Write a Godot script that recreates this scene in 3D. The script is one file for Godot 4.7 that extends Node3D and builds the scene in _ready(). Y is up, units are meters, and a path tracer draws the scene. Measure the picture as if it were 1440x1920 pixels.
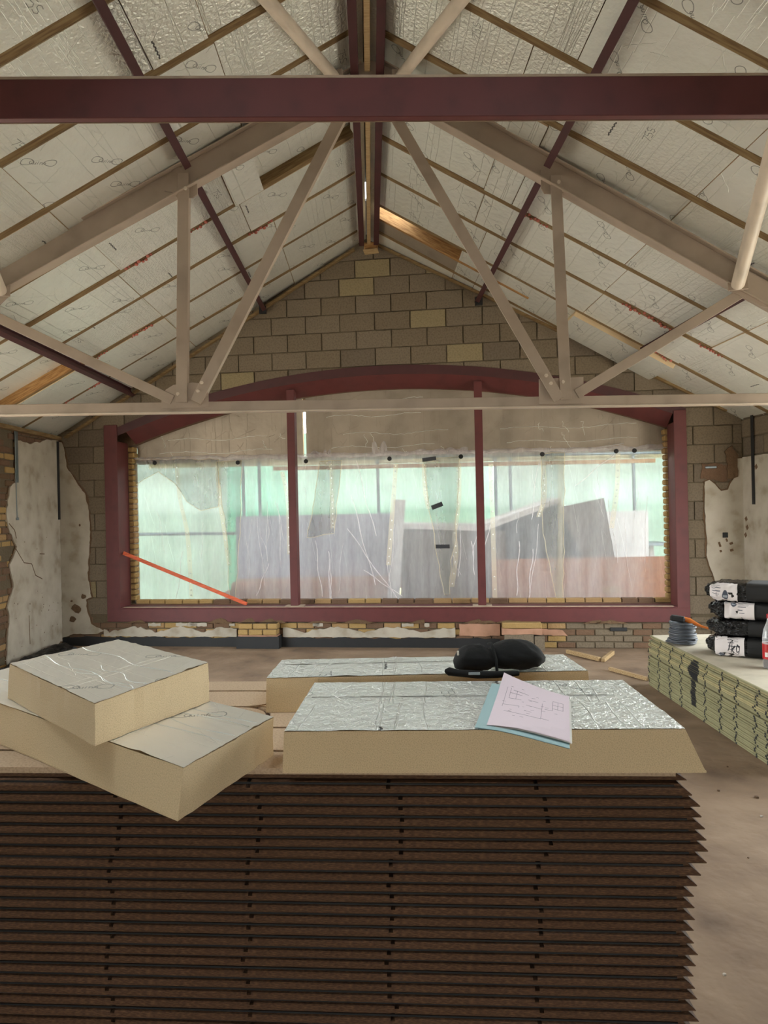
extends Node3D
# A barn conversion under way: gable wall with an arched steel window frame, insulated pitched roof on steel trusses,
# stacks of boards on the floor. Metres, y up; the camera stands at x = 0, z = 0 and looks along -z.

const RIDGE := 5.19        # underside of the roof insulation at the ridge
const PITCH := 0.56        # rise over run
const RX := 0.03           # x of the ridge
const GZ := 9.4            # distance of the gable wall at x = 0
const GA := -0.1391        # the gable wall stands slightly askew
const GOLD := 0.6180339

var rng := RandomNumberGenerator.new()
var M := {}
var used := {}
var gable := Transform3D(Basis(Vector3.UP, GA), Vector3(0, 0, -GZ))
var left_wall := Transform3D(Basis(Vector3(0, 0, -1), Vector3.UP, Vector3(1, 0, 0)), Vector3(-4.2, 0, 0))
var right_wall := Transform3D(Basis(Vector3(0, 0, 1), Vector3.UP, Vector3(-1, 0, 0)), Vector3(4.45, 0, 0))


func _ready() -> void:
	rng.seed = 7
	var cam := Camera3D.new()
	cam.name = "camera"
	cam.projection = Camera3D.PROJECTION_FRUSTUM
	cam.keep_aspect = Camera3D.KEEP_HEIGHT
	cam.near = 0.05
	cam.far = 200.0
	cam.size = 0.05 * 1920.0 / 1386.0
	cam.frustum_offset = Vector2(0.05 * 27.0 / 1386.0, -0.05 * 9.0 / 1386.0)
	cam.position = Vector3(0, 1.78, 0)
	cam.rotation.z = -0.021
	add_child(cam)
	cam.current = true
	var env := Environment.new()
	var sky := Sky.new()
	var air := ProceduralSkyMaterial.new()
	air.sky_top_color = Color(0.905, 0.945, 0.965)
	air.sky_horizon_color = Color(0.98, 0.992, 0.985)
	air.ground_bottom_color = Color(0.36, 0.34, 0.31)
	air.ground_horizon_color = Color(0.5, 0.49, 0.46)
	air.sky_curve = 0.25
	air.energy_multiplier = SKY_ENERGY
	sky.sky_material = air
	env.background_mode = Environment.BG_SKY
	env.sky = sky
	env.ambient_light_source = Environment.AMBIENT_SOURCE_SKY
	env.reflected_light_source = Environment.REFLECTION_SOURCE_SKY
	env.tonemap_mode = Environment.TONE_MAPPER_LINEAR
	env.tonemap_exposure = EXPOSURE
	env.sdfgi_enabled = true
	env.ssao_enabled = true
	env.ssil_enabled = true
	var we := WorldEnvironment.new()
	we.name = "daylight"
	we.environment = env
	add_child(we)
	materials()
	floor_and_ground()
	gable_wall()
	side_walls()
	roof()
	window_frame()
	steelwork()
	window_covering()
	yard()
	board_stack()
	foam_boards()
	cap_and_papers()
	green_stack()
	packs_and_coil()
	floor_bits()


const SKY_ENERGY := 1.0
const EXPOSURE := 14.3

# ---------------------------------------------------------------- naming

func numbered(n: String, parent: Node = self) -> String:
	var key := "%d/%s" % [parent.get_instance_id(), n]
	if not used.has(key):
		used[key] = 0
		return n
	used[key] += 1
	return "%s_%03d" % [n, used[key]]


func tag(o: Node, label: String, category := "", group := "", kind := "") -> Node:    # the four metas
	o.set_meta("label", label)
	if category:
		o.set_meta("category", category)
	if group:
		o.set_meta("group", group)
	if kind:
		o.set_meta("kind", kind)
	return o


func thing(called: String, label: String, category: String, xf := Transform3D(), group := "") -> Node3D:
	var o := Node3D.new()
	o.name = numbered(called)
	o.transform = xf
	add_child(o)
	tag(o, label, category, group)
	return o


func struct(called: String, label: String, xf := Transform3D()) -> Node3D:
	var o := Node3D.new()
	o.name = numbered(called)
	o.transform = xf
	o.set_meta("kind", "structure")
	o.set_meta("label", label)
	add_child(o)
	return o


func part(called: String, m: Variant, material: Material, parent: Node, xf := Transform3D()) -> MeshInstance3D:
	var o := MeshInstance3D.new()
	o.name = numbered(called, parent)
	var mesh: Mesh = m.commit() if m is SurfaceTool else m
	o.mesh = mesh
	o.material_override = material
	o.transform = xf
	parent.add_child(o, true)
	return o

# ---------------------------------------------------------------- shapes

func new_st() -> SurfaceTool:
	var st := SurfaceTool.new()
	st.begin(Mesh.PRIMITIVE_TRIANGLES)
	return st


func uv_of(p: Vector3, n: Vector3) -> Vector2:
	var a := n.abs()
	if a.y >= a.x and a.y >= a.z:
		return Vector2(p.x if n.y > 0.0 else -p.x, p.z)
	if a.x >= a.z:
		return Vector2(p.z, -p.y)
	return Vector2(p.x, -p.y)


func face(st: SurfaceTool, pts: Array, uvo := Vector2.ZERO) -> void:    # counter-clockwise seen from outside, convex
	var n: Vector3 = Vector3.ZERO
	for i in range(1, pts.size() - 1):
		n += (pts[i] - pts[0]).cross(pts[i + 1] - pts[0])
	n = n.normalized()
	for i in range(1, pts.size() - 1):
		for p: Vector3 in [pts[0], pts[i + 1], pts[i]]:
			st.set_normal(n)
			st.set_uv(uv_of(p, n) + uvo)
			st.add_vertex(p)


func box(st: SurfaceTool, size: Vector3, xf := Transform3D(), c := 0.0, uvo := Vector2.ZERO) -> SurfaceTool:
	var h := size / 2.0
	c = minf(c, minf(h.x, minf(h.y, h.z)) * 0.8)
	var k := func(x: int, y: int, z: int, which: int) -> Vector3:
		var v := Vector3(x * h.x, y * h.y, z * h.z)
		if which != 0: v.x -= x * c
		if which != 1: v.y -= y * c
		if which != 2: v.z -= z * c
		return xf * v
	for s in [-1, 1]:
		var q := [[1, 1], [-1, 1], [-1, -1], [1, -1]]
		var fx := []
		var fy := []
		var fz := []
		for e in q:
			fx.append(k.call(s, e[0], e[1], 0))
			fy.append(k.call(e[1], s, e[0], 1))
			fz.append(k.call(e[0], e[1], s, 2))
		for f in [fx, fy, fz]:
			if s < 0:
				face(st, f, uvo)
			else:
				f.reverse()
				face(st, f, uvo)
	if c > 0.0:
		var mid := xf.origin
		var e4 := []
		for a in [-1, 1]:
			for b in [-1, 1]:
				e4.append([k.call(-1, a, b, 1), k.call(1, a, b, 1), k.call(1, a, b, 2), k.call(-1, a, b, 2)])
				e4.append([k.call(a, -1, b, 0), k.call(a, 1, b, 0), k.call(a, 1, b, 2), k.call(a, -1, b, 2)])
				e4.append([k.call(a, b, -1, 0), k.call(a, b, 1, 0), k.call(a, b, 1, 1), k.call(a, b, -1, 1)])
				for d in [-1, 1]:
					e4.append([k.call(a, b, d, 0), k.call(a, b, d, 1), k.call(a, b, d, 2)])
		for f: Array in e4:
			var n: Vector3 = (f[1] - f[0]).cross(f[2] - f[0])
			var cc: Vector3 = Vector3.ZERO
			for p: Vector3 in f: cc += p / f.size()
			if n.dot(cc - mid) < 0.0:
				f.reverse()
			face(st, f, uvo)
	return st


func box_mesh(size: Vector3, c := 0.0, uvo := Vector2.ZERO) -> ArrayMesh:
	return box(new_st(), size, Transform3D(), c, uvo).commit()


func between(a: Vector3, b: Vector3, up := Vector3.UP) -> Transform3D:    # local x runs from a to b, origin at the middle
	var x := (b - a).normalized()
	var z := x.cross(up).normalized()
	return Transform3D(Basis(x, z.cross(x), z), (a + b) / 2.0)


func bar(st: SurfaceTool, a: Vector3, b: Vector3, h: float, w: float, c := 0.003, up := Vector3.UP) -> SurfaceTool:
	return box(st, Vector3(a.distance_to(b), h, w), between(a, b, up), c)


func prism(st: SurfaceTool, poly: PackedVector2Array, z0: float, z1: float, xf := Transform3D(), uvo := Vector2.ZERO, back := true) -> SurfaceTool:
	if Geometry2D.is_polygon_clockwise(poly):
		poly = poly.duplicate()
		poly.reverse()
	var t := Geometry2D.triangulate_polygon(poly)
	for i in range(0, t.size(), 3):
		var a := poly[t[i]]
		var b := poly[t[i + 1]]
		var c := poly[t[i + 2]]
		if (b - a).cross(c - a) < 0.0:
			var s := b
			b = c
			c = s
		face(st, [xf * Vector3(a.x, a.y, z1), xf * Vector3(b.x, b.y, z1), xf * Vector3(c.x, c.y, z1)], uvo)
		if back:
			face(st, [xf * Vector3(a.x, a.y, z0), xf * Vector3(c.x, c.y, z0), xf * Vector3(b.x, b.y, z0)], uvo)
	for i in poly.size():
		var a := poly[i]
		var b := poly[(i + 1) % poly.size()]
		face(st, [xf * Vector3(a.x, a.y, z0), xf * Vector3(b.x, b.y, z0), xf * Vector3(b.x, b.y, z1), xf * Vector3(a.x, a.y, z1)], uvo)
	return st


func poly(a: Array) -> PackedVector2Array:
	var p := PackedVector2Array()
	for i in range(0, a.size(), 2):
		p.append(Vector2(a[i], a[i + 1]))
	return p


func rect(x0: float, y0: float, x1: float, y1: float) -> PackedVector2Array:
	return poly([x0, y0, x1, y0, x1, y1, x0, y1])


func ragged(p: PackedVector2Array, step: float, amp: float, closed := true) -> PackedVector2Array:
	var r := PackedVector2Array()
	for i in p.size() - (0 if closed else 1):
		var a := p[i]
		var b := p[(i + 1) % p.size()]
		var n := maxi(1, int(a.distance_to(b) / step))
		var side := (b - a).orthogonal().normalized()
		for k in n:
			r.append(a.lerp(b, float(k) / n) + (side * rng.randf_range(-amp, amp) + (b - a).normalized() * rng.randf_range(-0.3, 0.3) * step if k > 0 else side * 0.0))
	return r


func tube(st: SurfaceTool, path: Array, radius: Variant, n := 12, closed := false, caps := true) -> SurfaceTool:
	var rings := []
	var up := Vector3.UP
	var total := path.size()
	for i in total:
		var d: Vector3
		if closed:
			d = path[(i + 1) % total] - path[(i - 1 + total) % total]
		else:
			d = path[mini(i + 1, total - 1)] - path[maxi(i - 1, 0)]
		d = d.normalized()
		if absf(d.dot(up)) > 0.95:
			up = Vector3.RIGHT if absf(d.x) < 0.9 else Vector3.BACK
		var s := d.cross(up).normalized()
		var u := s.cross(d).normalized()
		up = u
		var r: float = radius[i] if radius is Array else radius
		var ring := []
		for k in n:
			var a := TAU * k / n
			ring.append([path[i] + (s * cos(a) + u * sin(a)) * r, s * cos(a) + u * sin(a)])
		rings.append(ring)
	var last := total if closed else total - 1
	var run := 0.0
	for i in last:
		var j := (i + 1) % total
		var step: float = path[i].distance_to(path[j])
		for k in n:
			var l := (k + 1) % n
			var q := [rings[i][k], rings[i][l], rings[j][l], rings[j][k]]
			var uvs := [Vector2(run, k * 0.1), Vector2(run, (k + 1) * 0.1), Vector2(run + step, (k + 1) * 0.1), Vector2(run + step, k * 0.1)]
			for e in [0, 1, 2, 0, 2, 3]:
				st.set_normal(q[e][1])
				st.set_uv(uvs[e])
				st.add_vertex(q[e][0])
		run += step
	if caps and not closed:
		for e in [0, total - 1]:
			var pts := []
			for k in n:
				pts.append(rings[e][k][0])
			if e == 0:
				face(st, pts)
			else:
				pts.reverse()
				face(st, pts)
			# caps are cheap fans; winding is corrected by the renderer drawing both sides
	return st


func lathe(st: SurfaceTool, profile: Array, n := 24, xf := Transform3D()) -> SurfaceTool:    # Vector2(radius, height), bottom to top
	for i in profile.size() - 1:
		var a: Vector2 = profile[i]
		var b: Vector2 = profile[i + 1]
		var t := (b - a).normalized()
		var nn := Vector2(t.y, -t.x)
		for k in n:
			var q := []
			for e in [[a, k], [a, k + 1], [b, k + 1], [b, k]]:
				var w: float = TAU * e[1] / n
				q.append([Vector3(e[0].x * cos(w), e[0].y, -e[0].x * sin(w)), Vector3(nn.x * cos(w), nn.y, -nn.x * sin(w)), Vector2(float(e[1]) / n, e[0].y)])
			for e in [0, 2, 1, 0, 3, 2]:
				st.set_normal((xf.basis * (q[e][1] as Vector3)).normalized())
				st.set_uv(q[e][2])
				st.add_vertex(xf * (q[e][0] as Vector3))
	return st


func grid(nx: int, ny: int, f: Callable, uvf: Variant = null, close_x := false) -> SurfaceTool:     # f(u, v) -> Vector3, smooth
	var st := new_st()
	st.set_smooth_group(0)
	for j in ny + 1:
		for i in nx + 1:
			var u := float(i) / nx
			var v := float(j) / ny
			st.set_uv(uvf.call(u, v) if uvf != null else Vector2(u, v))
			st.add_vertex(f.call(0.0 if close_x and i == nx else u, v))
	for j in ny:
		for i in nx:
			var a := j * (nx + 1) + i
			for k in [a, a + nx + 2, a + 1, a, a + nx + 1, a + nx + 2]:
				st.add_index(k)
	st.generate_normals()
	return st


func shell(st: SurfaceTool, nx: int, ny: int, f: Callable, uvf: Callable, thick: Vector3) -> SurfaceTool:   # two skins and the edges between
	for j in ny:
		for i in nx:
			var p := []
			var uvs := []
			for e in [[i, j], [i + 1, j], [i + 1, j + 1], [i, j + 1]]:
				var u := float(e[0]) / nx
				var v := float(e[1]) / ny
				p.append(f.call(u, v))
				uvs.append(uvf.call(u, v))
			var n: Vector3 = ((p[2] - p[0]) as Vector3).cross(p[3] - p[1]).normalized()
			for s in [0, 1]:
				for e in ([0, 1, 2, 0, 2, 3] if s == 0 else [0, 2, 1, 0, 3, 2]):
					st.set_normal(n if s else -n)
					st.set_uv(uvs[e])
					st.add_vertex(p[e] + thick * float(s))
	return st

# ---------------------------------------------------------------- textures and materials

func noise(freq: float, seed_: int, type := FastNoiseLite.TYPE_SIMPLEX_SMOOTH, oct := 4) -> FastNoiseLite:
	var n := FastNoiseLite.new()
	n.noise_type = type
	n.seed = seed_
	n.frequency = freq
	n.fractal_octaves = oct
	return n


func nt(freq: float, cols: Array, seed_: int, size := 256, type := FastNoiseLite.TYPE_SIMPLEX_SMOOTH, oct := 4, stretch := 1) -> NoiseTexture2D:
	var t := NoiseTexture2D.new()
	t.width = size
	t.height = size / stretch
	t.seamless = true
	t.noise = noise(freq, seed_, type, oct)
	var g := Gradient.new()
	var offs := PackedFloat32Array()
	var cc := PackedColorArray()
	for i in cols.size():
		offs.append(float(i) / (cols.size() - 1))
		cc.append(cols[i])
	g.offsets = offs
	g.colors = cc
	t.color_ramp = g
	return t


func mat(called: String, color: Color, rough := 0.8, metal := 0.0, tex: Texture2D = null, scale := 1.0, bump: Texture2D = null, bump_cm := 0.2, how := "world", stretch := Vector3.ONE) -> StandardMaterial3D:
	var m := StandardMaterial3D.new()
	m.resource_name = called
	m.albedo_color = color
	m.roughness = rough
	m.metallic = metal
	if tex:
		m.albedo_texture = tex
	if bump:
		m.heightmap_enabled = true
		m.heightmap_texture = bump
		m.heightmap_scale = bump_cm
	m.uv1_scale = stretch * scale
	if how != "uv":
		m.uv1_triplanar = true
		m.uv1_world_triplanar = how == "world"
		m.uv1_triplanar_sharpness = 8.0
	M[called] = m
	return m


func stroke(im: Image, pts: Array, col: Color, w: int) -> void:
	for i in pts.size() - 1:
		var a: Vector2 = pts[i]
		var b: Vector2 = pts[i + 1]
		var n := int(a.distance_to(b)) + 1
		for k in n + 1:
			var p := a.lerp(b, float(k) / n)
			for dy in w:
				for dx in w:
					var x := posmod(int(p.x) + dx, im.get_width())
					var y := posmod(int(p.y) + dy, im.get_height())
					im.set_pixel(x, y, im.get_pixel(x, y).lerp(col, col.a))


const GLYPHS := {
	"Q": [[0.5, 0, 0.1, 0.2, 0.0, 0.5, 0.1, 0.8, 0.5, 1, 0.8, 0.8, 0.9, 0.5, 0.8, 0.2, 0.5, 0], [0.55, 0.7, 0.95, 1.1]],
	"u": [[0.1, 0.4, 0.1, 0.85, 0.3, 1, 0.6, 0.85, 0.6, 0.4], [0.6, 0.85, 0.65, 1]],
	"i": [[0.3, 0.4, 0.3, 1], [0.3, 0.15, 0.3, 0.2]],
	"n": [[0.1, 1, 0.1, 0.4], [0.1, 0.6, 0.35, 0.4, 0.6, 0.55, 0.6, 1]],
	"7": [[0, 0, 0.8, 0, 0.3, 1]],
	"5": [[0.8, 0, 0.1, 0, 0.1, 0.45, 0.6, 0.42, 0.8, 0.7, 0.6, 1, 0.05, 0.95]],
	"S": [[0.8, 0.1, 0.4, 0, 0.1, 0.2, 0.2, 0.45, 0.7, 0.6, 0.8, 0.8, 0.5, 1, 0.05, 0.9]],
	"k": [[0.1, 0, 0.1, 1], [0.6, 0.4, 0.1, 0.7, 0.65, 1]],
	"g": [[0.6, 0.45, 0.2, 0.4, 0.05, 0.7, 0.25, 0.95, 0.6, 0.8], [0.6, 0.4, 0.6, 1.2, 0.3, 1.4, 0.05, 1.25]],
}


func letters(im: Image, text: String, at: Vector2, size: float, turn: float, col: Color, w: int) -> void:
	var x := 0.0
	for ch in text:
		if GLYPHS.has(ch):
			for line: Array in GLYPHS[ch]:
				var pts := []
				for i in range(0, line.size(), 2):
					pts.append(at + (Vector2(x + line[i], line[i + 1]) * size).rotated(turn))
				stroke(im, pts, col, w)
		x += 0.95 if ch == ch.to_upper() else 0.75


func loop_logo(im: Image, at: Vector2, size: float, turn: float, col: Color, text := "Quinn") -> void:      # two loops joined by a word
	for s in [-1.0, 1.0]:
		var pts := []
		for k in 29:
			var a := TAU * k / 28.0
			pts.append(at + (Vector2(s * 0.42 + 0.2 * cos(a) * (1.0 - 0.25 * s * cos(a)), 0.13 * sin(a)) * size).rotated(turn))
		stroke(im, pts, col, 4)
	letters(im, text, at + (Vector2(-0.3, -0.06) * size).rotated(turn), size * 0.14, turn, col, 4)


func crease(im: Image, a: Vector2, b: Vector2, wander: float, lum: float, w: int) -> void:
	var pts := []
	var n := 24
	var off := 0.0
	var side := (b - a).orthogonal().normalized()
	for k in n + 1:
		off += rng.randf_range(-wander, wander)
		pts.append(a.lerp(b, float(k) / n) + side * off)
	stroke(im, pts, Color(lum, lum, lum, 0.8), w)


func foil_pictures() -> void:
	# 1024 pixels = 1.2 m of foil facing: one print with loop logos, one with line codes and numbers; two reliefs
	for v in 2:
		var im := noise(0.004, 40 + v, FastNoiseLite.TYPE_SIMPLEX_SMOOTH, 5).get_seamless_image(1024, 1024)
		im.convert(Image.FORMAT_RGB8)
		im.adjust_bcs(1.0, 0.16, 0.6)
		var lift := Image.create(1024, 1024, false, Image.FORMAT_RGB8)
		lift.convert(Image.FORMAT_RGBA8)
		lift.fill(Color(0.985, 0.99, 0.97, 0.84))
		im.convert(Image.FORMAT_RGBA8)
		im.blend_rect(lift, Rect2i(0, 0, 1024, 1024), Vector2i.ZERO)
		var ink := Color(0.5, 0.51, 0.5, 0.3)
		if v == 0:
			for p in [[180, 240, 0.9], [640, 150, 0.95], [420, 640, 0.85], [880, 560, 0.9], [160, 870, 0.95], [700, 900, 0.9]]:
				loop_logo(im, Vector2(p[0], p[1]), 190.0, p[2], ink)
		else:
			letters(im, "75S", Vector2(300, 420), 46.0, 1.45, ink, 4)
			letters(im, "75S", Vector2(760, 820), 46.0, 1.45, ink, 4)
			for p in [[520, 260], [930, 700]]:
				for k in 9:
					stroke(im, [Vector2(p[0] + k % 2 * 4, p[1] + k * 16), Vector2(p[0] + k % 2 * 4, p[1] + k * 16 + 10)], Color(0.35, 0.35, 0.35, 0.5), 9)
			loop_logo(im, Vector2(180, 820), 190.0, 0.9, ink)
		var tex := ImageTexture.create_from_image(im)
		M["foil_print_%d" % v] = tex
		var h := noise(0.012 if v == 0 else 0.03, 60 + v, FastNoiseLite.TYPE_SIMPLEX_SMOOTH, 4).get_seamless_image(1024, 1024)
		h.convert(Image.FORMAT_RGB8)
		h.adjust_bcs(1.0, 0.35 if v == 0 else 0.5, 1.0)
		for k in 12 + v * 10:
			var x := rng.randf_range(0, 1024)
			crease(h, Vector2(x, 0), Vector2(x + rng.randf_range(-30, 30), 1024), 2.5, 0.85 if k % 2 else 0.25, 3)
		for k in 26:
			var p := Vector2(rng.randf_range(0, 1024), rng.randf_range(0, 1024))
			crease(h, p, p + Vector2.from_angle(rng.randf_range(0, TAU)) * rng.randf_range(60, 240), 3.0, 0.9 if k % 3 else 0.2, 3)
		M["foil_relief_%d" % v] = ImageTexture.create_from_image(h)


func materials() -> void:
	foil_pictures()
	var fine := nt(0.05, [Color(0.3, 0.3, 0.3), Color(0.7, 0.7, 0.7)], 3, 256)
	var rough := nt(0.02, [Color(0.1, 0.1, 0.1), Color(0.9, 0.9, 0.9)], 4, 256, FastNoiseLite.TYPE_SIMPLEX_SMOOTH, 6)
	var tone := nt(0.012, [Color(0.86, 0.86, 0.86), Color(0.96, 0.96, 0.96), Color(1, 1, 1)], 5, 256, FastNoiseLite.TYPE_SIMPLEX_SMOOTH, 6)
	var speck := nt(0.09, [Color(0.82, 0.81, 0.79), Color(0.95, 0.945, 0.94), Color(1, 1, 1)], 6, 256, FastNoiseLite.TYPE_SIMPLEX_SMOOTH, 5)
	for v in 2:
		var m := mat("foil_%d" % v, Color(1.0, 1.0, 0.985), 0.46, 0.6, M["foil_print_%d" % v], 1.0 / 1.2, M["foil_relief_%d" % v], 1.5, "uv")
		m.roughness_texture = tone
	# rippled facing of the boards on the stack
	var warp := noise(0.022, 64, FastNoiseLite.TYPE_SIMPLEX_SMOOTH, 3)
	warp.domain_warp_enabled = true
	warp.domain_warp_amplitude = 40.0
	var rip := warp.get_seamless_image(1024, 1024)
	rip.convert(Image.FORMAT_RGB8)
	rip.adjust_bcs(1.0, 0.8, 1.0)
	for k in 9:
		var x := rng.randf_range(0, 1024)
		crease(rip, Vector2(x, 0), Vector2(x + rng.randf_range(-40, 40), 1024), 4.0, 0.95, 4)
	for k in 4:
		var y := rng.randf_range(0, 1024)
		crease(rip, Vector2(0, y), Vector2(1024, y), 1.0, 0.1, 3)
	mat("foil_ripple", Color(1.0, 1.0, 0.99), 0.34, 0.6, M.foil_print_1, 1.0 / 0.9, ImageTexture.create_from_image(rip), 1.7, "uv")
	mat("foil_lined", Color(1.0, 0.97, 0.93), 0.36, 0.55, M.foil_print_0, 1.0 / 0.9, M.foil_relief_0, 0.16, "uv")
	mat("foil_smooth", Color(0.97, 0.97, 0.96), 0.42, 0.6, M["foil_print_1"], 1.0 / 1.2, M["foil_relief_0"], 0.25, "uv")
	mat("foil_dull", Color(0.66, 0.61, 0.55), 0.5, 0.55, tone, 0.7, M["foil_relief_0"], 0.5, "uv")
	mat("foam_core", Color(0.87, 0.78, 0.63), 0.9, 0.0, speck, 14.0, fine, 0.1, "world")
	mat("foam_bead", Color(0.72, 0.42, 0.36), 0.85, 0.0, tone, 6.0, rough, 0.4)
	mat("block_grey", Color(0.455, 0.405, 0.34), 0.95, 0.0, speck, 1.6, rough, 0.35)
	mat("block_brown", Color(0.44, 0.388, 0.318), 0.95, 0.0, speck, 1.5, rough, 0.35)
	mat("block_pale", Color(0.54, 0.487, 0.372), 0.95, 0.0, speck, 1.7, rough, 0.3)
	mat("block_dark", Color(0.41, 0.362, 0.305), 0.95, 0.0, speck, 1.3, rough, 0.35)
	mat("mortar", Color(0.38, 0.335, 0.26), 0.95, 0.0, speck, 3.0, rough, 0.6)
	mat("brick_yellow", Color(0.64, 0.525, 0.33), 0.92, 0.0, speck, 4.0, rough, 0.5)
	mat("brick_buff", Color(0.62, 0.5, 0.34), 0.92, 0.0, speck, 4.5, rough, 0.5)
	mat("brick_brown", Color(0.42, 0.32, 0.24), 0.92, 0.0, speck, 4.0, rough, 0.5)
	var stains := nt(0.008, [Color(0.8, 0.77, 0.72), Color(0.93, 0.92, 0.9), Color(0.98, 0.97, 0.96), Color(1, 1, 1)], 9, 512, FastNoiseLite.TYPE_SIMPLEX_SMOOTH, 6)
	mat("plaster", Color(0.7, 0.67, 0.62), 0.9, 0.0, stains, 0.6, rough, 0.15)
	mat("plaster_pink", Color(0.68, 0.52, 0.43), 0.9, 0.0, stains, 0.9, rough, 0.15)
	mat("plaster_edge", Color(0.4, 0.31, 0.22), 0.95, 0.0, speck, 3.0, rough, 0.8)
	mat("bitumen", Color(0.09, 0.09, 0.095), 0.7, 0.0, tone, 1.2, rough, 0.3)
	var dust := nt(0.006, [Color(0.66, 0.61, 0.56), Color(0.82, 0.77, 0.71), Color(0.9, 0.86, 0.8), Color(1, 0.97, 0.92)], 12, 512, FastNoiseLite.TYPE_SIMPLEX_SMOOTH, 7)
	mat("concrete", Color(0.59, 0.515, 0.445), 0.9, 0.0, dust, 0.42, nt(0.03, [Color(0.1, 0.1, 0.1), Color(0.55, 0.55, 0.55), Color(0.8, 0.8, 0.8)], 13, 512, FastNoiseLite.TYPE_SIMPLEX_SMOOTH, 6), 0.8)
	mat("paving", Color(0.95, 0.93, 0.9), 0.9, 0.0, dust, 0.3, rough, 0.5)
	mat("red_oxide", Color(0.355, 0.148, 0.145), 0.62, 0.0, tone, 1.3, fine, 0.04)
	mat("red_dark", Color(0.26, 0.11, 0.115), 0.6, 0.0, tone, 1.3, fine, 0.04)
	mat("dusty_lip", Color(0.66, 0.58, 0.5), 0.9, 0.0, tone, 2.0)
	mat("cream_steel", Color(0.68, 0.61, 0.545), 0.5, 0.0, tone, 0.8, fine, 0.03)
	mat("cream_tube", Color(0.83, 0.77, 0.7), 0.45, 0.0, tone, 0.8, fine, 0.03)
	mat("galvanised", Color(0.5, 0.53, 0.54), 0.45, 0.7, tone, 2.0)
	var grain := nt(0.02, [Color(0.66, 0.55, 0.42), Color(0.88, 0.8, 0.7), Color(1, 0.96, 0.9)], 21, 512, FastNoiseLite.TYPE_SIMPLEX_SMOOTH, 5)
	mat("rafter_wood", Color(0.52, 0.46, 0.34), 0.85, 0.0, grain, 1.0, fine, 0.1, "local", Vector3(0.35, 4, 4))
	mat("pine", Color(0.68, 0.55, 0.37), 0.75, 0.0, grain, 1.0, fine, 0.06, "local", Vector3(0.5, 5, 5))
	mat("pale_wood", Color(0.74, 0.68, 0.56), 0.8, 0.0, grain, 1.0, fine, 0.06, "local", Vector3(0.5, 6, 6))
	mat("orange_batten", Color(0.86, 0.4, 0.22), 0.6, 0.0, grain, 1.0, fine, 0.05, "local", Vector3(0.5, 6, 6))
	mat("underlay", Color(0.3, 0.29, 0.28), 0.9, 0.0, tone, 1.0)
	var chips := nt(0.12, [Color(0.45, 0.36, 0.29), Color(0.75, 0.65, 0.55), Color(1, 0.93, 0.82)], 31, 512, FastNoiseLite.TYPE_CELLULAR, 3)
	mat("chip_edge", Color(0.46, 0.375, 0.305), 0.9, 0.0, chips, 1.0, rough, 0.25, "local", Vector3(1.5, 9, 4))
	mat("chip_top", Color(0.76, 0.66, 0.55), 0.85, 0.0, speck, 6.0, fine, 0.05, "local")
	mat("green_core", Color(0.56, 0.535, 0.4), 0.9, 0.0, tone, 2.0, fine, 0.1)
	mat("green_core_pale", Color(0.65, 0.6, 0.44), 0.9, 0.0, tone, 2.0, fine, 0.1)
	mat("green_face", Color(0.74, 0.7, 0.62), 0.85, 0.0, tone, 1.0)
	mat("black_ink", Color(0.03, 0.03, 0.035), 0.7)
	mat("black_plastic", Color(0.02, 0.02, 0.022), 0.2, 0.0, null, 1.0, rough, 1.6, "local", Vector3(3, 9, 3))
	mat("black_cloth", Color(0.03, 0.028, 0.028), 0.95, 0.0, tone, 3.0, fine, 0.2)
	mat("black_wrap", Color(0.018, 0.018, 0.02), 0.6, 0.0, null, 1.0, fine, 0.3, "local")
	M.black_cloth.rim_enabled = true
	M.black_cloth.rim = 0.08
	mat("black_membrane", Color(0.035, 0.035, 0.038), 0.45, 0.0, null, 1.0, rough, 1.0)
	mat("grey_cable", Color(0.3, 0.315, 0.34), 0.55)
	mat("tag_white", Color(0.85, 0.83, 0.8), 0.7)
	mat("red_cap", Color(0.62, 0.05, 0.08), 0.4)
	mat("cola", Color(0.13, 0.045, 0.02), 0.15)
	mat("orange_handle", Color(0.75, 0.4, 0.12), 0.4)
	var clear := mat("clear_bottle", Color(0.95, 0.96, 0.97, 0.18), 0.06)
	clear.transparency = BaseMaterial3D.TRANSPARENCY_ALPHA
	# plastic sheeting: a veil with streaks
	var sk := noise(0.006, 71, FastNoiseLite.TYPE_SIMPLEX_SMOOTH, 5).get_seamless_image(512, 512)
	var fn := noise(0.05, 72, FastNoiseLite.TYPE_SIMPLEX_SMOOTH, 3).get_seamless_image(512, 512)
	var im := Image.create(512, 512, false, Image.FORMAT_RGBA8)
	for y in 512:
		for x in 512:
			var a := sk.get_pixel((x * 4) % 512, (y / 3) % 512).r * 0.7 + fn.get_pixel((x * 2) % 512, (y / 2) % 512).r * 0.3
			im.set_pixel(x, y, Color(1, 1, 1, clampf(0.4 + 0.2 * (a - 0.5), 0.28, 0.7)))
	for k in 40:
		var p := Vector2(rng.randf_range(0, 512), rng.randf_range(0, 512))
		stroke(im, [p, p + Vector2(rng.randf_range(-30, 30), rng.randf_range(40, 160))], Color(1, 1, 1, 0.4 + 0.3 * rng.randf()), 1)
	M.veil = ImageTexture.create_from_image(im)
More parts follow.
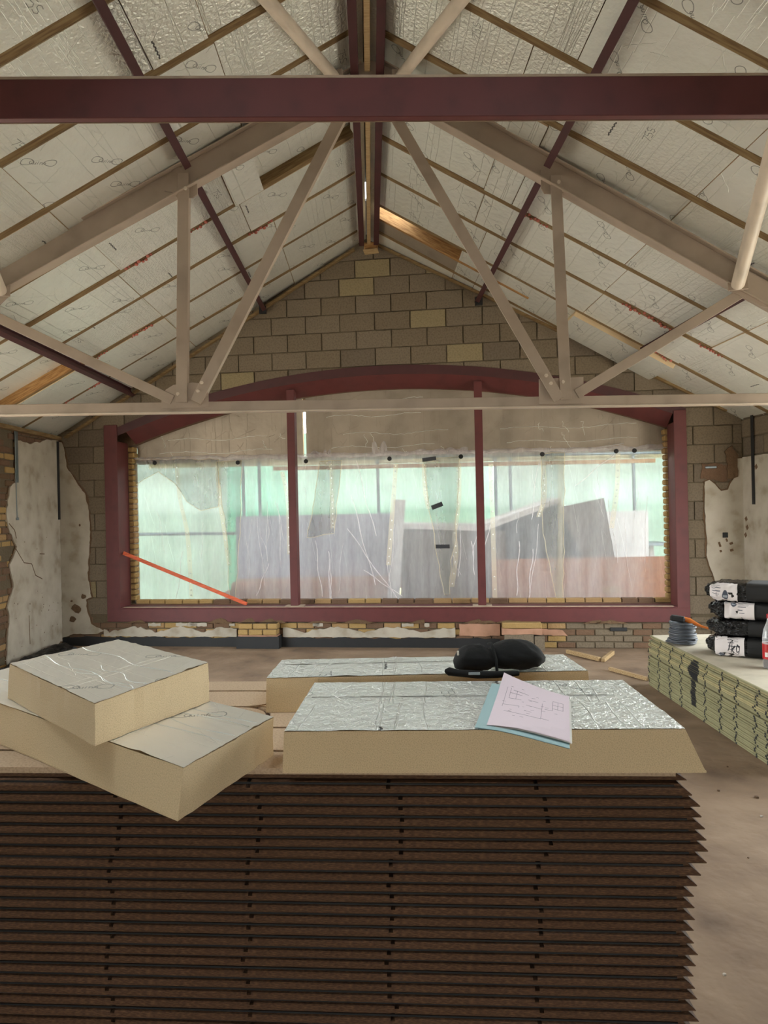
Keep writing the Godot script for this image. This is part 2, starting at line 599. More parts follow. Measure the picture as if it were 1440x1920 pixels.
	for v in [["plastic_film", Color(0.9, 0.91, 0.93, 1.0), 0.9], ["plastic_fold", Color(0.96, 0.94, 0.87, 0.75), 1.4], ["plastic_ruffle", Color(0.97, 0.95, 0.96, 1.0), 1.0]]:
		var m := mat(v[0], v[1], 0.42, 0.0, M.veil, 0.5, null, 0.0, "uv")
		m.transparency = BaseMaterial3D.TRANSPARENCY_ALPHA
		m.backlight_enabled = true
		m.backlight = Color(v[2], v[2], v[2])
		m.cull_mode = BaseMaterial3D.CULL_DISABLED
	var tape := mat("tape_strip", Color(0.88, 0.84, 0.76, 0.45), 0.6)
	tape.transparency = BaseMaterial3D.TRANSPARENCY_ALPHA
	tape.backlight_enabled = true
	tape.backlight = Color(1.1, 1.05, 0.95)
	mat("tape_hole", Color(0.96, 0.97, 0.96), 0.5)
	M.tape_hole.backlight_enabled = true
	M.tape_hole.backlight = Color(1.5, 1.5, 1.5)
	mat("duct_tape", Color(0.2, 0.21, 0.23), 0.5)
	var net := mat("netting", Color(0.45, 0.86, 0.72, 0.97), 0.8, 0.0, tone, 0.6)
	net.transparency = BaseMaterial3D.TRANSPARENCY_ALPHA
	net.backlight_enabled = true
	net.backlight = Color(0.22, 0.25, 0.235)
	var net2 := mat("netting_pale", Color(0.72, 0.84, 0.78, 0.98), 0.8, 0.0, tone, 0.6)
	net2.transparency = BaseMaterial3D.TRANSPARENCY_ALPHA
	net2.backlight_enabled = true
	net2.backlight = Color(0.15, 0.165, 0.155)
	var net3 := mat("netting_mint", Color(0.66, 0.9, 0.8, 0.97), 0.8, 0.0, tone, 0.6)
	net3.transparency = BaseMaterial3D.TRANSPARENCY_ALPHA
	net3.backlight_enabled = true
	net3.backlight = Color(0.23, 0.255, 0.24)
	mat("scaffold", Color(0.42, 0.47, 0.5), 0.4, 0.6, tone, 1.5)
	mat("lilac_board", Color(0.6, 0.6, 0.68), 0.8, 0.0, tone, 0.8)
	mat("pale_board", Color(0.78, 0.76, 0.76), 0.8, 0.0, tone, 0.8)
	mat("tarpaulin", Color(0.38, 0.315, 0.27), 0.6, 0.0, tone, 0.6, rough, 1.0)
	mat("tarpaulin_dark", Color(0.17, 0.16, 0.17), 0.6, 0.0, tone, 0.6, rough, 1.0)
	mat("ply", Color(0.68, 0.46, 0.31), 0.8, 0.0, grain, 1.0, fine, 0.1, "local", Vector3(0.6, 2.5, 2))
	mat("render_cream", Color(0.82, 0.78, 0.62), 0.9, 0.0, tone, 0.4)
	papers()


func papers() -> void:
	var im := Image.create(512, 384, false, Image.FORMAT_RGB8)
	im.fill(Color(0.87, 0.8, 0.83))
	var ink := Color(0.3, 0.26, 0.3, 0.7)
	for l in [[90, 60, 90, 130, 180, 130], [110, 70, 200, 78], [60, 190, 175, 190, 175, 205], [230, 120, 300, 128], [220, 170, 330, 185], [330, 130, 330, 270, 380, 275], [400, 90, 400, 180, 350, 180], [400, 90, 470, 95, 470, 165, 400, 160], [435, 92, 435, 162], [400, 126, 470, 130], [80, 250, 330, 275], [60, 60, 60, 210], [90, 90, 180, 95], [140, 70, 140, 130]]:
		var pts := []
		for i in range(0, l.size(), 2):
			pts.append(Vector2(l[i], l[i + 1]))
		stroke(im, pts, ink, 2)
	for k in 26:
		var p := Vector2(rng.randf_range(50, 440), rng.randf_range(50, 300))
		stroke(im, [p, p + Vector2(rng.randf_range(8, 26), rng.randf_range(-1, 2))], Color(0.35, 0.3, 0.34, 0.5), 2)
	mat("drawing_paper", Color.WHITE, 0.8, 0.0, ImageTexture.create_from_image(im), 1.0, null, 0.0, "uv")
	mat("folder_blue", Color(0.64, 0.75, 0.76), 0.45)
	for v in 3:
		var lb := Image.create(256, 192, false, Image.FORMAT_RGB8)
		lb.fill(Color(0.84, 0.81, 0.8))
		var c := [Vector2(150, 110), Vector2(80, 50), Vector2(60, 150)][v] as Vector2
		for y in 192:
			for x in 256:
				var d := Vector2(x, y).distance_to(c)
				if d < 27.0:
					lb.set_pixel(x, y, Color(0.24, 0.26, 0.31) if absf(y - c.y) > 7.0 or d > 20.0 else Color(0.6, 0.62, 0.65))
		for k in 9:
			var p := Vector2([20, 120, 120][v] + rng.randf_range(-8, 8), 16 + k * 10)
			stroke(lb, [p, p + Vector2(rng.randf_range(40, 95), 0)], Color(0.35, 0.35, 0.38, 0.55), 3)
		if v == 1:
			for k in 10:
				stroke(lb, [Vector2(90 + k * 14, 166), Vector2(98 + k * 14, 182)], Color(0.05, 0.05, 0.05, 1.0), 7)
		if v == 2:
			letters(lb, "7", Vector2(110, 40), 60.0, 0.2, Color(0.1, 0.1, 0.12, 0.9), 5)
			letters(lb, "k", Vector2(150, 60), 50.0, 0.2, Color(0.1, 0.1, 0.12, 0.9), 5)
			letters(lb, "g", Vector2(190, 60), 50.0, 0.2, Color(0.1, 0.1, 0.12, 0.9), 5)
		mat("pack_label_%d" % v, Color.WHITE, 0.6, 0.0, ImageTexture.create_from_image(lb), 1.0, null, 0.0, "uv")
	var bl := Image.create(256, 96, false, Image.FORMAT_RGB8)
	bl.fill(Color(0.68, 0.04, 0.07))
	bl.fill_rect(Rect2i(0, 0, 256, 8), Color(0.75, 0.7, 0.7))
	for y in 96:
		for x in 256:
			for q in [[110.0, 50.0], [235.0, 50.0]]:
				if Vector2((x - q[0]) * 0.8, y - q[1]).length() < 22.0:
					bl.set_pixel(x, y, Color(0.8, 0.5, 0.1))
	bl.fill_rect(Rect2i(66, 56, 18, 26), Color(0.85, 0.82, 0.8))
	bl.fill_rect(Rect2i(190, 56, 18, 26), Color(0.85, 0.82, 0.8))
	stroke(bl, [Vector2(96, 52), Vector2(104, 40), Vector2(110, 56), Vector2(120, 42)], Color(0.6, 0.05, 0.05), 3)
	mat("bottle_label", Color.WHITE, 0.4, 0.0, ImageTexture.create_from_image(bl), 1.0, null, 0.0, "uv", Vector3(1, -8, 1))
	M.bottle_label.uv1_offset = Vector3(0, 1.6, 0)

# ---------------------------------------------------------------- floor, gable wall, side walls

func floor_and_ground() -> void:
	var f := struct("floor", "dusty beige concrete floor slab of the hall")
	part("slab", box_mesh(Vector3(8.7, 0.2, 14.6)), M.concrete, f, Transform3D(Basis(), Vector3(0.1, -0.1, -2.9)))
	for k in 26:
		var st := new_st()
		var at := Vector3(rng.randf_range(0.9, 2.4), 0.0, rng.randf_range(-7.0, -1.6))
		var r := rng.randf_range(0.004, 0.014)
		var pts := PackedVector2Array()
		for i in 6:
			pts.append(Vector2.from_angle(i * TAU / 6.0) * r * rng.randf_range(0.6, 1.2))
		prism(st, pts, 0.0, r * 0.8, Transform3D(Basis(Vector3.RIGHT, -PI / 2), at))
		part("mortar_crumb", st, M.plaster if k % 4 == 0 else M.plaster_edge, f)
	var g := struct("ground", "paved yard outside the hall")
	part("paving", box_mesh(Vector3(90, 0.2, 90)), M.paving, g, Transform3D(Basis(), Vector3(0, -0.36, -5)))


func roof_y(x: float) -> float:
	return RIDGE - PITCH * absf(x - RX)


func arc_y(s: float, top: float, r := 10.1) -> float:
	return top - r + sqrt(r * r - (s - 0.2) * (s - 0.2))


func opening(s0: float, s1: float, y0: float, top: float) -> PackedVector2Array:
	var p := poly([s0, y0, s1, y0])
	for k in 33:
		var s := lerpf(s1, s0, k / 32.0)
		p.append(Vector2(s, arc_y(s, top)))
	return p


func gable_wall() -> void:
	var w := struct("wall_back", "gable wall of concrete blocks around the arched window, old brick and plaster below", gable)
	var outline := poly([-4.24, 0.0, 4.49, 0.0, 4.49, roof_y(4.45) + 0.06, 0.03, RIDGE + 0.06, -4.24, roof_y(-4.2) + 0.06])
	var hole := opening(-3.56, 3.85, 0.322, 3.565)
	for half in [rect(-9, -1, 0.1, 9), rect(0.1, -1, 9, 9)]:
		for piece: PackedVector2Array in Geometry2D.intersect_polygons(outline, half):
			for q: PackedVector2Array in Geometry2D.clip_polygons(piece, hole):
				part("mortar_bed", prism(new_st(), q, -0.28, -0.012), M.mortar, w)
			for q: PackedVector2Array in Geometry2D.clip_polygons(piece, opening(-3.37, 3.74, 0.525, 3.33)):
				part("outer_leaf", prism(new_st(), q, -0.56, -0.28), M.brick_brown, w)
	# blocks: courses of 225, cut to the roof line and to the arch
	var bricks_top := 0.42
	var keep: PackedVector2Array = Geometry2D.offset_polygon(outline, -0.012)[0]
	for c in range(1, 22):
		var y0 := 0.1945 + 0.2255 * (c - 0)
		var top := y0 + 0.2155
		var off := -0.12 if (21 - c) % 2 == 1 else -0.33
		var k := -11
		while k < 11:
			var w_ := 0.44
			var s0 := off + 0.45 * k
			k += 1
			if c <= 2 and s0 > -3.6 and s0 < 3.4:
				continue
			for q0: PackedVector2Array in Geometry2D.intersect_polygons(rect(s0, y0, s0 + w_, top), keep):
				for q: PackedVector2Array in Geometry2D.clip_polygons(q0, hole):
					if Geometry2D.is_polygon_clockwise(q) or q.size() < 3:
						continue
					var proud := rng.randf_range(-0.004, 0.006)
					var kind := rng.randf()
					var m: Material = M.block_grey
					if kind < 0.3: m = M.block_brown
					elif kind < 0.42: m = M.block_dark
					elif kind < 0.44: m = M.block_pale
					if absf(s0 + 0.12) < 0.03 and c == 20: m = M.block_pale
					if absf(s0 + 0.33) < 0.03 and c == 19: m = M.block_pale
					if absf(s0 - 0.57) < 0.03 and c == 17: m = M.block_pale
					var q2: Array = Geometry2D.offset_polygon(q, -0.003)
					if q2.is_empty():
						continue
					part("block", prism(new_st(), ragged(q2[0], 0.07, 0.0022), -0.03, proud, Transform3D(), Vector2(rng.randf(), rng.randf()), false), m, w)
	# brick courses under the frame and at both sides of it near the floor
	for c in 5:
		var y0 := 0.005 + 0.078 * c
		var s := -4.23 + (0.11 if c % 2 else 0.0)
		while s < 4.45:
			var l := 0.215
			if y0 + 0.066 < 0.328 or s < -3.8 or s + l > 3.87:
				var m: Material = [M.brick_brown, M.brick_buff, M.brick_brown, M.brick_yellow][rng.randi() % 4]
				if s > 2.3: m = M.block_brown if rng.randf() < 0.6 else M.brick_brown
				var size := Vector3(minf(l, 4.48 - s), 0.066, 0.03)
				part("brick", box_mesh(size, 0.006, Vector2(rng.randf(), rng.randf())), m, w, Transform3D(Basis(), Vector3(s + size.x / 2, y0 + 0.033, -0.012 + rng.randf_range(-0.004, 0.004))))
			s += 0.225
	# what is left of the plaster
	var left_coat := poly([-4.235, 0.1, -4.05, 0.16, -3.75, 0.16, -3.62, 0.2, -3.8, 0.29, -3.86, 0.5, -3.87, 0.62, -3.79, 0.65, -3.835, 0.93, -3.825, 1.15, -3.79, 1.43, -3.8, 1.69, -3.8, 1.8, -3.853, 2.05, -3.964, 2.19, -4.11, 2.41, -4.13, 2.6, -4.17, 2.74, -4.235, 2.75])
	part("plaster_edge", prism(new_st(), ragged(Geometry2D.offset_polygon(left_coat, 0.018)[0], 0.05, 0.012), -0.02, 0.010), M.plaster_edge, w)
	part("plaster", prism(new_st(), ragged(left_coat, 0.04, 0.008), -0.02, 0.022), M.plaster, w)
	for h in [[-4.0, 0.5, 0.075, 0.06], [-3.9, 0.66, 0.035, 0.035], [-4.06, 0.36, 0.05, 0.04], [-4.07, 0.6, 0.02, 0.015], [-3.93, 1.62, 0.012, 0.02]]:
		var pts := PackedVector2Array()
		for i in 10:
			pts.append(Vector2(h[0], h[1]) + Vector2(cos(i * TAU / 10) * h[2], sin(i * TAU / 10) * h[3]) * rng.randf_range(0.75, 1.2))
		part("plaster_scar", prism(new_st(), pts, 0.0, 0.0245), M.plaster_edge, w)
	var right_coat := poly([4.485, 0.3, 4.485, 2.27, 4.41, 2.265, 4.39, 2.05, 4.34, 1.975, 4.31, 1.9, 4.23, 1.885, 4.16, 1.97, 4.1, 2.02, 4.05, 2.0, 4.045, 1.9, 4.04, 1.64, 4.06, 1.32, 4.05, 1.12, 4.08, 1.0, 4.13, 0.85, 4.2, 0.6, 4.22, 0.3])
	part("plaster_edge", prism(new_st(), ragged(Geometry2D.offset_polygon(right_coat, 0.015)[0], 0.05, 0.01), -0.02, 0.008), M.plaster_edge, w)
	part("plaster", prism(new_st(), ragged(right_coat, 0.05, 0.006), -0.02, 0.02), M.plaster, w)
	part("mortar_smear", prism(new_st(), ragged(poly([4.3, 2.02, 4.42, 2.05, 4.43, 2.3, 4.36, 2.42, 4.28, 2.35, 4.31, 2.2]), 0.04, 0.012), -0.02, 0.03), M.plaster_edge, w)
	part("mortar_smear", prism(new_st(), ragged(poly([4.0, 2.04, 4.3, 2.0, 4.33, 2.2, 4.02, 2.22]), 0.05, 0.015), -0.02, 0.012), M.brick_brown, w)
	part("slate_chip", box_mesh(Vector3(0.13, 0.028, 0.03), 0.006), M.galvanised, w, Transform3D(Basis(), Vector3(4.12, 2.17, 0.012)))
	part("socket_box", box_mesh(Vector3(0.062, 0.062, 0.01), 0.004), M.bitumen, w, Transform3D(Basis(), Vector3(4.265, 1.36, 0.02)))
	for h in [[4.2, 1.25, 0.012, 0.03], [4.21, 1.17, 0.012, 0.014], [4.33, 1.26, 0.02, 0.014], [4.335, 1.18, 0.02, 0.014], [4.28, 1.3, 0.01, 0.02]]:
		part("plaster_scar", box_mesh(Vector3(h[2] * 2, h[3] * 2, 0.008), 0.003), M.plaster_edge, w, Transform3D(Basis(Vector3.BACK, 0.3), Vector3(h[0], h[1], 0.019)))
	# white and pink bands and the black damp course below the frame
	for band in [[-3.62, -1.78, "plaster"], [-1.16, 1.05, "plaster"]]:
		var p := PackedVector2Array()
		var n := 46
		for k in n + 1:
			p.append(Vector2(lerpf(band[0], band[1], float(k) / n), 0.128 + rng.randf_range(-0.006, 0.006)))
		for k in n + 1:
			var u := 1.0 - float(k) / n
			var hgt := 0.185 + 0.07 * absf(sin(u * 9.0 + band[0])) + rng.randf_range(-0.018, 0.012)
			p.append(Vector2(lerpf(band[0], band[1], u), minf(hgt, 0.285)))
		part("plaster", prism(new_st(), p, -0.02, 0.02), M[band[2]], w)
	for k in 13:
		var s := rng.randf_range(-3.4, 1.0)
		if s > -1.85 and s < -1.1:
			continue
		part("plaster_flake", prism(new_st(), ragged(rect(s, 0.265, s + rng.randf_range(0.06, 0.17), 0.305), 0.03, 0.008), -0.01, 0.016), M.plaster, w)
	part("plaster", prism(new_st(), ragged(rect(1.1, 0.15, 1.6, 0.3), 0.06, 0.006), -0.02, 0.022), M.plaster_pink, w)
	for band in [[-4.2, -1.78], [-1.18, 1.6]]:
		var p := PackedVector2Array([Vector2(band[0], 0.0), Vector2(band[1], 0.0)])
		for k in 31:
			p.append(Vector2(lerpf(band[1], band[0], k / 30.0), 0.118 + rng.randf_range(-0.012, 0.012)))
		part("damp_course", prism(new_st(), p, -0.02, 0.026), M.bitumen, w)
	for k in 14:
		var s := rng.randf_range(-3.6, 3.7)
		part("mortar_smear", prism(new_st(), ragged(poly([s, 0.31, s + rng.randf_range(0.2, 0.5), 0.31, s + 0.2, 0.33 + rng.randf_range(0.01, 0.05), s + 0.08, 0.335]), 0.05, 0.008), 0.0, 0.036), M.plaster_edge, w)
	part("bitumen_patch", box_mesh(Vector3(0.2, 0.045, 0.012), 0.004), M.bitumen, w, Transform3D(Basis(), Vector3(3.02, 0.235, 0.012)))
	part("plaster_flake", prism(new_st(), ragged(poly([1.98, 0.165, 2.42, 0.15, 2.36, 0.22, 2.1, 0.24]), 0.05, 0.01), 0.0, 0.012), M.plaster_pink, w)
	# brick reveals either side of the opening, and the brick sill
	for side in [-1, 1]:
		var s: float = -3.352 if side < 0 else 3.722
		for k in 27:
			var y := 0.6 + 0.0785 * k
			part("brick", box_mesh(Vector3(0.09, 0.068, 0.13), 0.014, Vector2(rng.randf(), rng.randf())), [M.brick_yellow, M.brick_buff, M.brick_yellow, M.brick_yellow][rng.randi() % 4], w, Transform3D(Basis(), Vector3(s - side * 0.012 + rng.randf_range(-0.006, 0.006), y, -0.348)))
	var sx := -3.3
	while sx < 3.6:
		var l := rng.randf_range(0.19, 0.24)
		part("brick", box_mesh(Vector3(l, 0.06, 0.11), 0.008, Vector2(rng.randf(), rng.randf())), [M.brick_buff, M.brick_yellow, M.brick_brown][rng.randi() % 3], w, Transform3D(Basis(), Vector3(sx + l / 2, 0.545, -0.34 + rng.randf_range(-0.008, 0.008))))
		sx += l + 0.01
	# two cut-down brick piers
	for p in [["short cut-down pier of yellow bricks on a black base, below the left mullion", -1.72, -1.2, true], ["short cut-down pier with one yellow brick and pale mortar, below the right mullion", 1.62, 2.1, false]]:
		var t := thing("brick_pier", p[0], "brick pier", gable)
		var a: float = p[1]
		var b: float = p[2]
		if p[3]:
			part("black_base", prism(new_st(), ragged(rect(a - 0.02, 0.0, b + 0.02, 0.155), 0.1, 0.004), -0.01, 0.16), M.bitumen, t)
			part("mortar_bed", box_mesh(Vector3(b - a, 0.02, 0.15), 0.006), M.plaster_pink, t, Transform3D(Basis(), Vector3((a + b) / 2, 0.16, 0.075)))
			for c in 2:
				for k in 3:
					var x0: float = a + 0.01 + (0.0 if c == 1 else -0.06) + k * 0.19
					var x1: float = minf(x0 + 0.18, b)
					x0 = maxf(x0, a)
					if x1 - x0 > 0.03:
						part("brick", box_mesh(Vector3(x1 - x0, 0.07, 0.15), 0.009, Vector2(rng.randf(), rng.randf())), M.brick_yellow, t, Transform3D(Basis(), Vector3((x0 + x1) / 2, 0.207 + c * 0.078, 0.075)))
			part("mortar_bed", box_mesh(Vector3(b - a - 0.03, 0.15, 0.13)), M.mortar, t, Transform3D(Basis(), Vector3((a + b) / 2, 0.245, 0.068)))
		else:
			part("pale_base", prism(new_st(), ragged(rect(a + 0.03, 0.0, b - 0.1, 0.19), 0.09, 0.006), -0.01, 0.15), M.block_grey, t)
			part("pale_side", prism(new_st(), ragged(rect(b - 0.09, 0.0, b + 0.03, 0.17), 0.08, 0.004), -0.01, 0.15), M.block_grey, t)
			part("mortar_bed", prism(new_st(), ragged(rect(a, 0.185, b, 0.262), 0.06, 0.008), -0.01, 0.14), M.plaster_pink, t)
			part("brick", box_mesh(Vector3(0.47, 0.07, 0.15), 0.009), M.brick_yellow, t, Transform3D(Basis(), Vector3((a + b) / 2, 0.298, 0.075)))


func side_walls() -> void:
	var l := struct("wall_left", "left side wall, white plaster with its broken edge at exposed brick", left_wall)
	var eave := roof_y(-4.2) + 0.05
	# local x is the distance from the camera
	for r in [[-4.4, 3.7, 0.0, 3.0], [7.95, 10.3, 0.0, 3.0], [3.7, 7.95, 0.0, 0.1], [3.7, 7.95, 2.68, 3.0]]:
		part("masonry", box_mesh(Vector3(r[1] - r[0], minf(r[3], eave) - r[2], 0.3)), M.mortar, l, Transform3D(Basis(), Vector3((r[0] + r[1]) / 2, (r[2] + minf(r[3], eave)) / 2, -0.15)))
	var coat := poly([9.96, 0.06, 9.96, 2.765, 9.54, 2.73, 9.16, 2.65, 8.88, 2.67, 8.8, 2.66, 8.73, 2.16, 8.6, 2.1, 8.5, 1.81, 8.55, 1.62, 8.64, 1.5, 8.735, 1.4, 8.66, 1.3, 8.55, 1.2, 8.6, 1.05, 8.637, 0.94, 8.54, 0.82, 8.476, 0.71, 8.52, 0.6, 8.49, 0.465, 8.46, 0.25, 8.45, 0.06])
	part("plaster_edge", prism(new_st(), ragged(Geometry2D.offset_polygon(coat, 0.015)[0], 0.05, 0.012), -0.01, 0.012), M.plaster_edge, l)
	part("plaster", prism(new_st(), ragged(coat, 0.05, 0.014), -0.01, 0.026), M.plaster, l)
	# cracks
	for cr in [[8.7, 1.38, 8.9, 1.2, 9.1, 1.17, 9.2, 1.02, 9.38, 0.96], [8.55, 1.68, 8.68, 1.6, 8.72, 1.5], [9.33, 1.28, 9.46, 1.27], [9.0, 0.55, 9.01, 0.2]]:
		var pts := []
		for i in range(0, cr.size(), 2):
			pts.append(Vector3(cr[i], cr[i + 1], 0.025))
		part("crack", tube(new_st(), pts, 0.006, 5), M.plaster_edge, l)
	for k in 34:
		var p := Vector3(rng.randf_range(8.6, 9.9), rng.randf_range(0.12, 0.95) if k > 5 else rng.randf_range(1.0, 2.6), 0.0255)
		var r := rng.randf_range(0.003, 0.01)
		part("plaster_scar", box_mesh(Vector3(r * 2, r * 1.5, 0.004), 0.001), M.plaster_edge, l, Transform3D(Basis(Vector3.BACK, rng.randf() * 3.0), p))
	for c in 34:
		for k in 4:
			var x0 := 7.97 + k * 0.225 + (0.11 if c % 2 else 0.0)
			part("brick", box_mesh(Vector3(0.215, 0.068, 0.05), 0.01, Vector2(rng.randf(), rng.randf())), [M.brick_brown, M.brick_buff, M.brick_yellow, M.plaster_edge][rng.randi() % 4], l, Transform3D(Basis(), Vector3(x0 + 0.1, 0.04 + c * 0.078, rng.randf_range(-0.03, -0.006))))
	for c in 2:
		for k in 6:
			part("brick", box_mesh(Vector3(0.215, 0.066, 0.03), 0.008), M.brick_brown, l, Transform3D(Basis(), Vector3(8.72 + k * 0.225 + c * 0.1, 2.7 + c * 0.076, 0.0)))
	part("wall_plate", box_mesh(Vector3(10.0, 0.05, 0.1), 0.004), M.rafter_wood, l, Transform3D(Basis(), Vector3(4.95, 2.79, 0.03)))
	for s in [["galvanised strap at the outer edge of the left wall plaster, wide top and thin tail", 8.76, 2.8, 2.16, 0.075, true], ["dark steel strap down the corner of the left wall and the gable", 9.93, 2.75, 1.7, 0.07, false]]:
		var t := thing("wall_strap", s[0], "steel strap", left_wall)
		part("strap", box_mesh(Vector3(s[4], s[2] - s[3], 0.006), 0.002), M.galvanised if s[5] else M.bitumen, t, Transform3D(Basis(), Vector3(s[1], (s[2] + s[3]) / 2, 0.03)))
		if s[5]:
			part("tail", box_mesh(Vector3(0.02, 0.46, 0.004), 0.001), M.galvanised, t, Transform3D(Basis(Vector3.BACK, 0.02), Vector3(s[1] - 0.02, 1.95, 0.029)))
			part("hook", box_mesh(Vector3(0.06, 0.03, 0.01), 0.002), M.galvanised, t, Transform3D(Basis(), Vector3(s[1] - 0.01, 1.73, 0.03)))
	var r := struct("wall_right", "right side wall, white plaster with bare masonry above", right_wall)
	# local x is z in the room
	var eave_r := roof_y(4.45) + 0.05
	for q in [[-9.2, -7.9, 0.0, 3.0], [-3.6, 4.4, 0.0, 3.0], [-7.9, -3.6, 0.0, 0.1], [-7.9, -3.6, 2.62, 3.0]]:
		part("masonry", box_mesh(Vector3(q[1] - q[0], minf(q[3], eave_r) - q[2], 0.3)), M.mortar, r, Transform3D(Basis(), Vector3((q[0] + q[1]) / 2, (q[2] + minf(q[3], eave_r)) / 2, -0.15)))
	part("plaster", prism(new_st(), ragged(rect(-8.76, 0.0, -7.9, 2.28), 0.12, 0.004), -0.01, 0.022), M.plaster, r)
	for c in 3:
		for k in 2:
			part("block", box_mesh(Vector3(0.44, 0.205, 0.03), 0.008, Vector2(rng.randf(), rng.randf())), [M.block_dark, M.block_brown][rng.randi() % 2], r, Transform3D(Basis(), Vector3(-8.52 + 0.45 * k - (0.2 if c % 2 else 0.0), 2.4 + c * 0.215, rng.randf_range(-0.004, 0.006))))
	var t2 := thing("wall_strap", "dark steel strap hanging over the plaster of the right wall", "steel strap", right_wall)
	part("strap", box_mesh(Vector3(0.06, 1.08, 0.006), 0.002), M.bitumen, t2, Transform3D(Basis(), Vector3(-8.51, 2.26, 0.03)))
	for p in [[-8.7, 1.55], [-8.68, 1.45], [-8.72, 1.36], [-8.45, 2.15]]:
		part("plaster_scar", box_mesh(Vector3(0.05, 0.05, 0.006), 0.002), M.plaster_edge, r, Transform3D(Basis(Vector3.BACK, 0.6), Vector3(p[0], p[1], 0.021)))
	var f := struct("wall_front", "rear wall of the hall behind the viewer, with its wide doorway")
	part("masonry", prism(new_st(), poly([-4.5, 0, -0.9, 0, -0.9, 2.2, 0.0, 2.2, 0.0, RIDGE + 0.1, -4.5, roof_y(-4.5) + 0.1]), 4.2, 4.5), M.mortar, f)
	part("masonry", prism(new_st(), poly([4.75, 0, 0.9, 0, 0.9, 2.2, 0.0, 2.2, 0.0, RIDGE + 0.1, 4.75, roof_y(4.75) + 0.1]), 4.2, 4.5), M.mortar, f)

# ---------------------------------------------------------------- roof

func slope(side: int, t: float, z: float, lift := 0.0) -> Transform3D:      # local x down the slope, y out of the roof
	var c := 1.0 / sqrt(1.0 + PITCH * PITCH)
	var ex := Vector3(side * c, -PITCH * c, 0)
	var ey := Vector3(side * PITCH * c, c, 0)
	return Transform3D(Basis(ex, ey, ex.cross(ey)), Vector3(RX + side * t, RIDGE - PITCH * t, z) + ey * lift)


func panel(parent: Node, side: int, t0: float, t1: float, z0: float, z1: float, lift := 0.0, how := -1, tilt := 0.0) -> MeshInstance3D:
	var k := sqrt(1.0 + PITCH * PITCH)
	var xf := slope(side, (t0 + t1) / 2, (z0 + z1) / 2, lift + 0.05 + rng.randf_range(-0.003, 0.004))
	xf.basis = xf.basis * Basis(Vector3(0, 0, 1), rng.randf_range(-0.0025, 0.0025) + tilt) * Basis(Vector3(1, 0, 0), rng.randf_range(-0.004, 0.004))
	var size := Vector3((t1 - t0) * k - 0.006, 0.1, absf(z1 - z0) - 0.068 - rng.randf_range(0.0, 0.012))
	if how < 0:
		how = 0 if rng.randf() < 0.7 else 1
	var st := new_st()
	var uvo := Vector2(rng.randf() * 3.0, rng.randf() * 3.0)
	# underside foil as one face, foam edges
	var h := size / 2
	var o := part("insulation_panel", null, null, parent, xf)
	face(st, [Vector3(-h.x, -h.y, -h.z), Vector3(h.x, -h.y, -h.z), Vector3(h.x, -h.y, h.z), Vector3(-h.x, -h.y, h.z)], uvo)
	face(st, [Vector3(-h.x, h.y, -h.z), Vector3(-h.x, h.y, h.z), Vector3(h.x, h.y, h.z), Vector3(h.x, h.y, -h.z)], uvo)
	var mesh: ArrayMesh = st.commit()
	var s2 := new_st()
	face(s2, [Vector3(-h.x, -h.y, -h.z), Vector3(-h.x, -h.y, h.z), Vector3(-h.x, h.y, h.z), Vector3(-h.x, h.y, -h.z)])
	face(s2, [Vector3(h.x, -h.y, -h.z), Vector3(h.x, h.y, -h.z), Vector3(h.x, h.y, h.z), Vector3(h.x, -h.y, h.z)])
	face(s2, [Vector3(-h.x, -h.y, h.z), Vector3(h.x, -h.y, h.z), Vector3(h.x, h.y, h.z), Vector3(-h.x, h.y, h.z)])
	face(s2, [Vector3(-h.x, -h.y, -h.z), Vector3(-h.x, h.y, -h.z), Vector3(h.x, h.y, -h.z), Vector3(h.x, -h.y, -h.z)])
	s2.commit(mesh)
	mesh.surface_set_material(0, [M.foil_0, M.foil_1, M.foil_smooth][how])
	mesh.surface_set_material(1, M.foam_core)
	o.material_override = null
	o.mesh = mesh
	return o


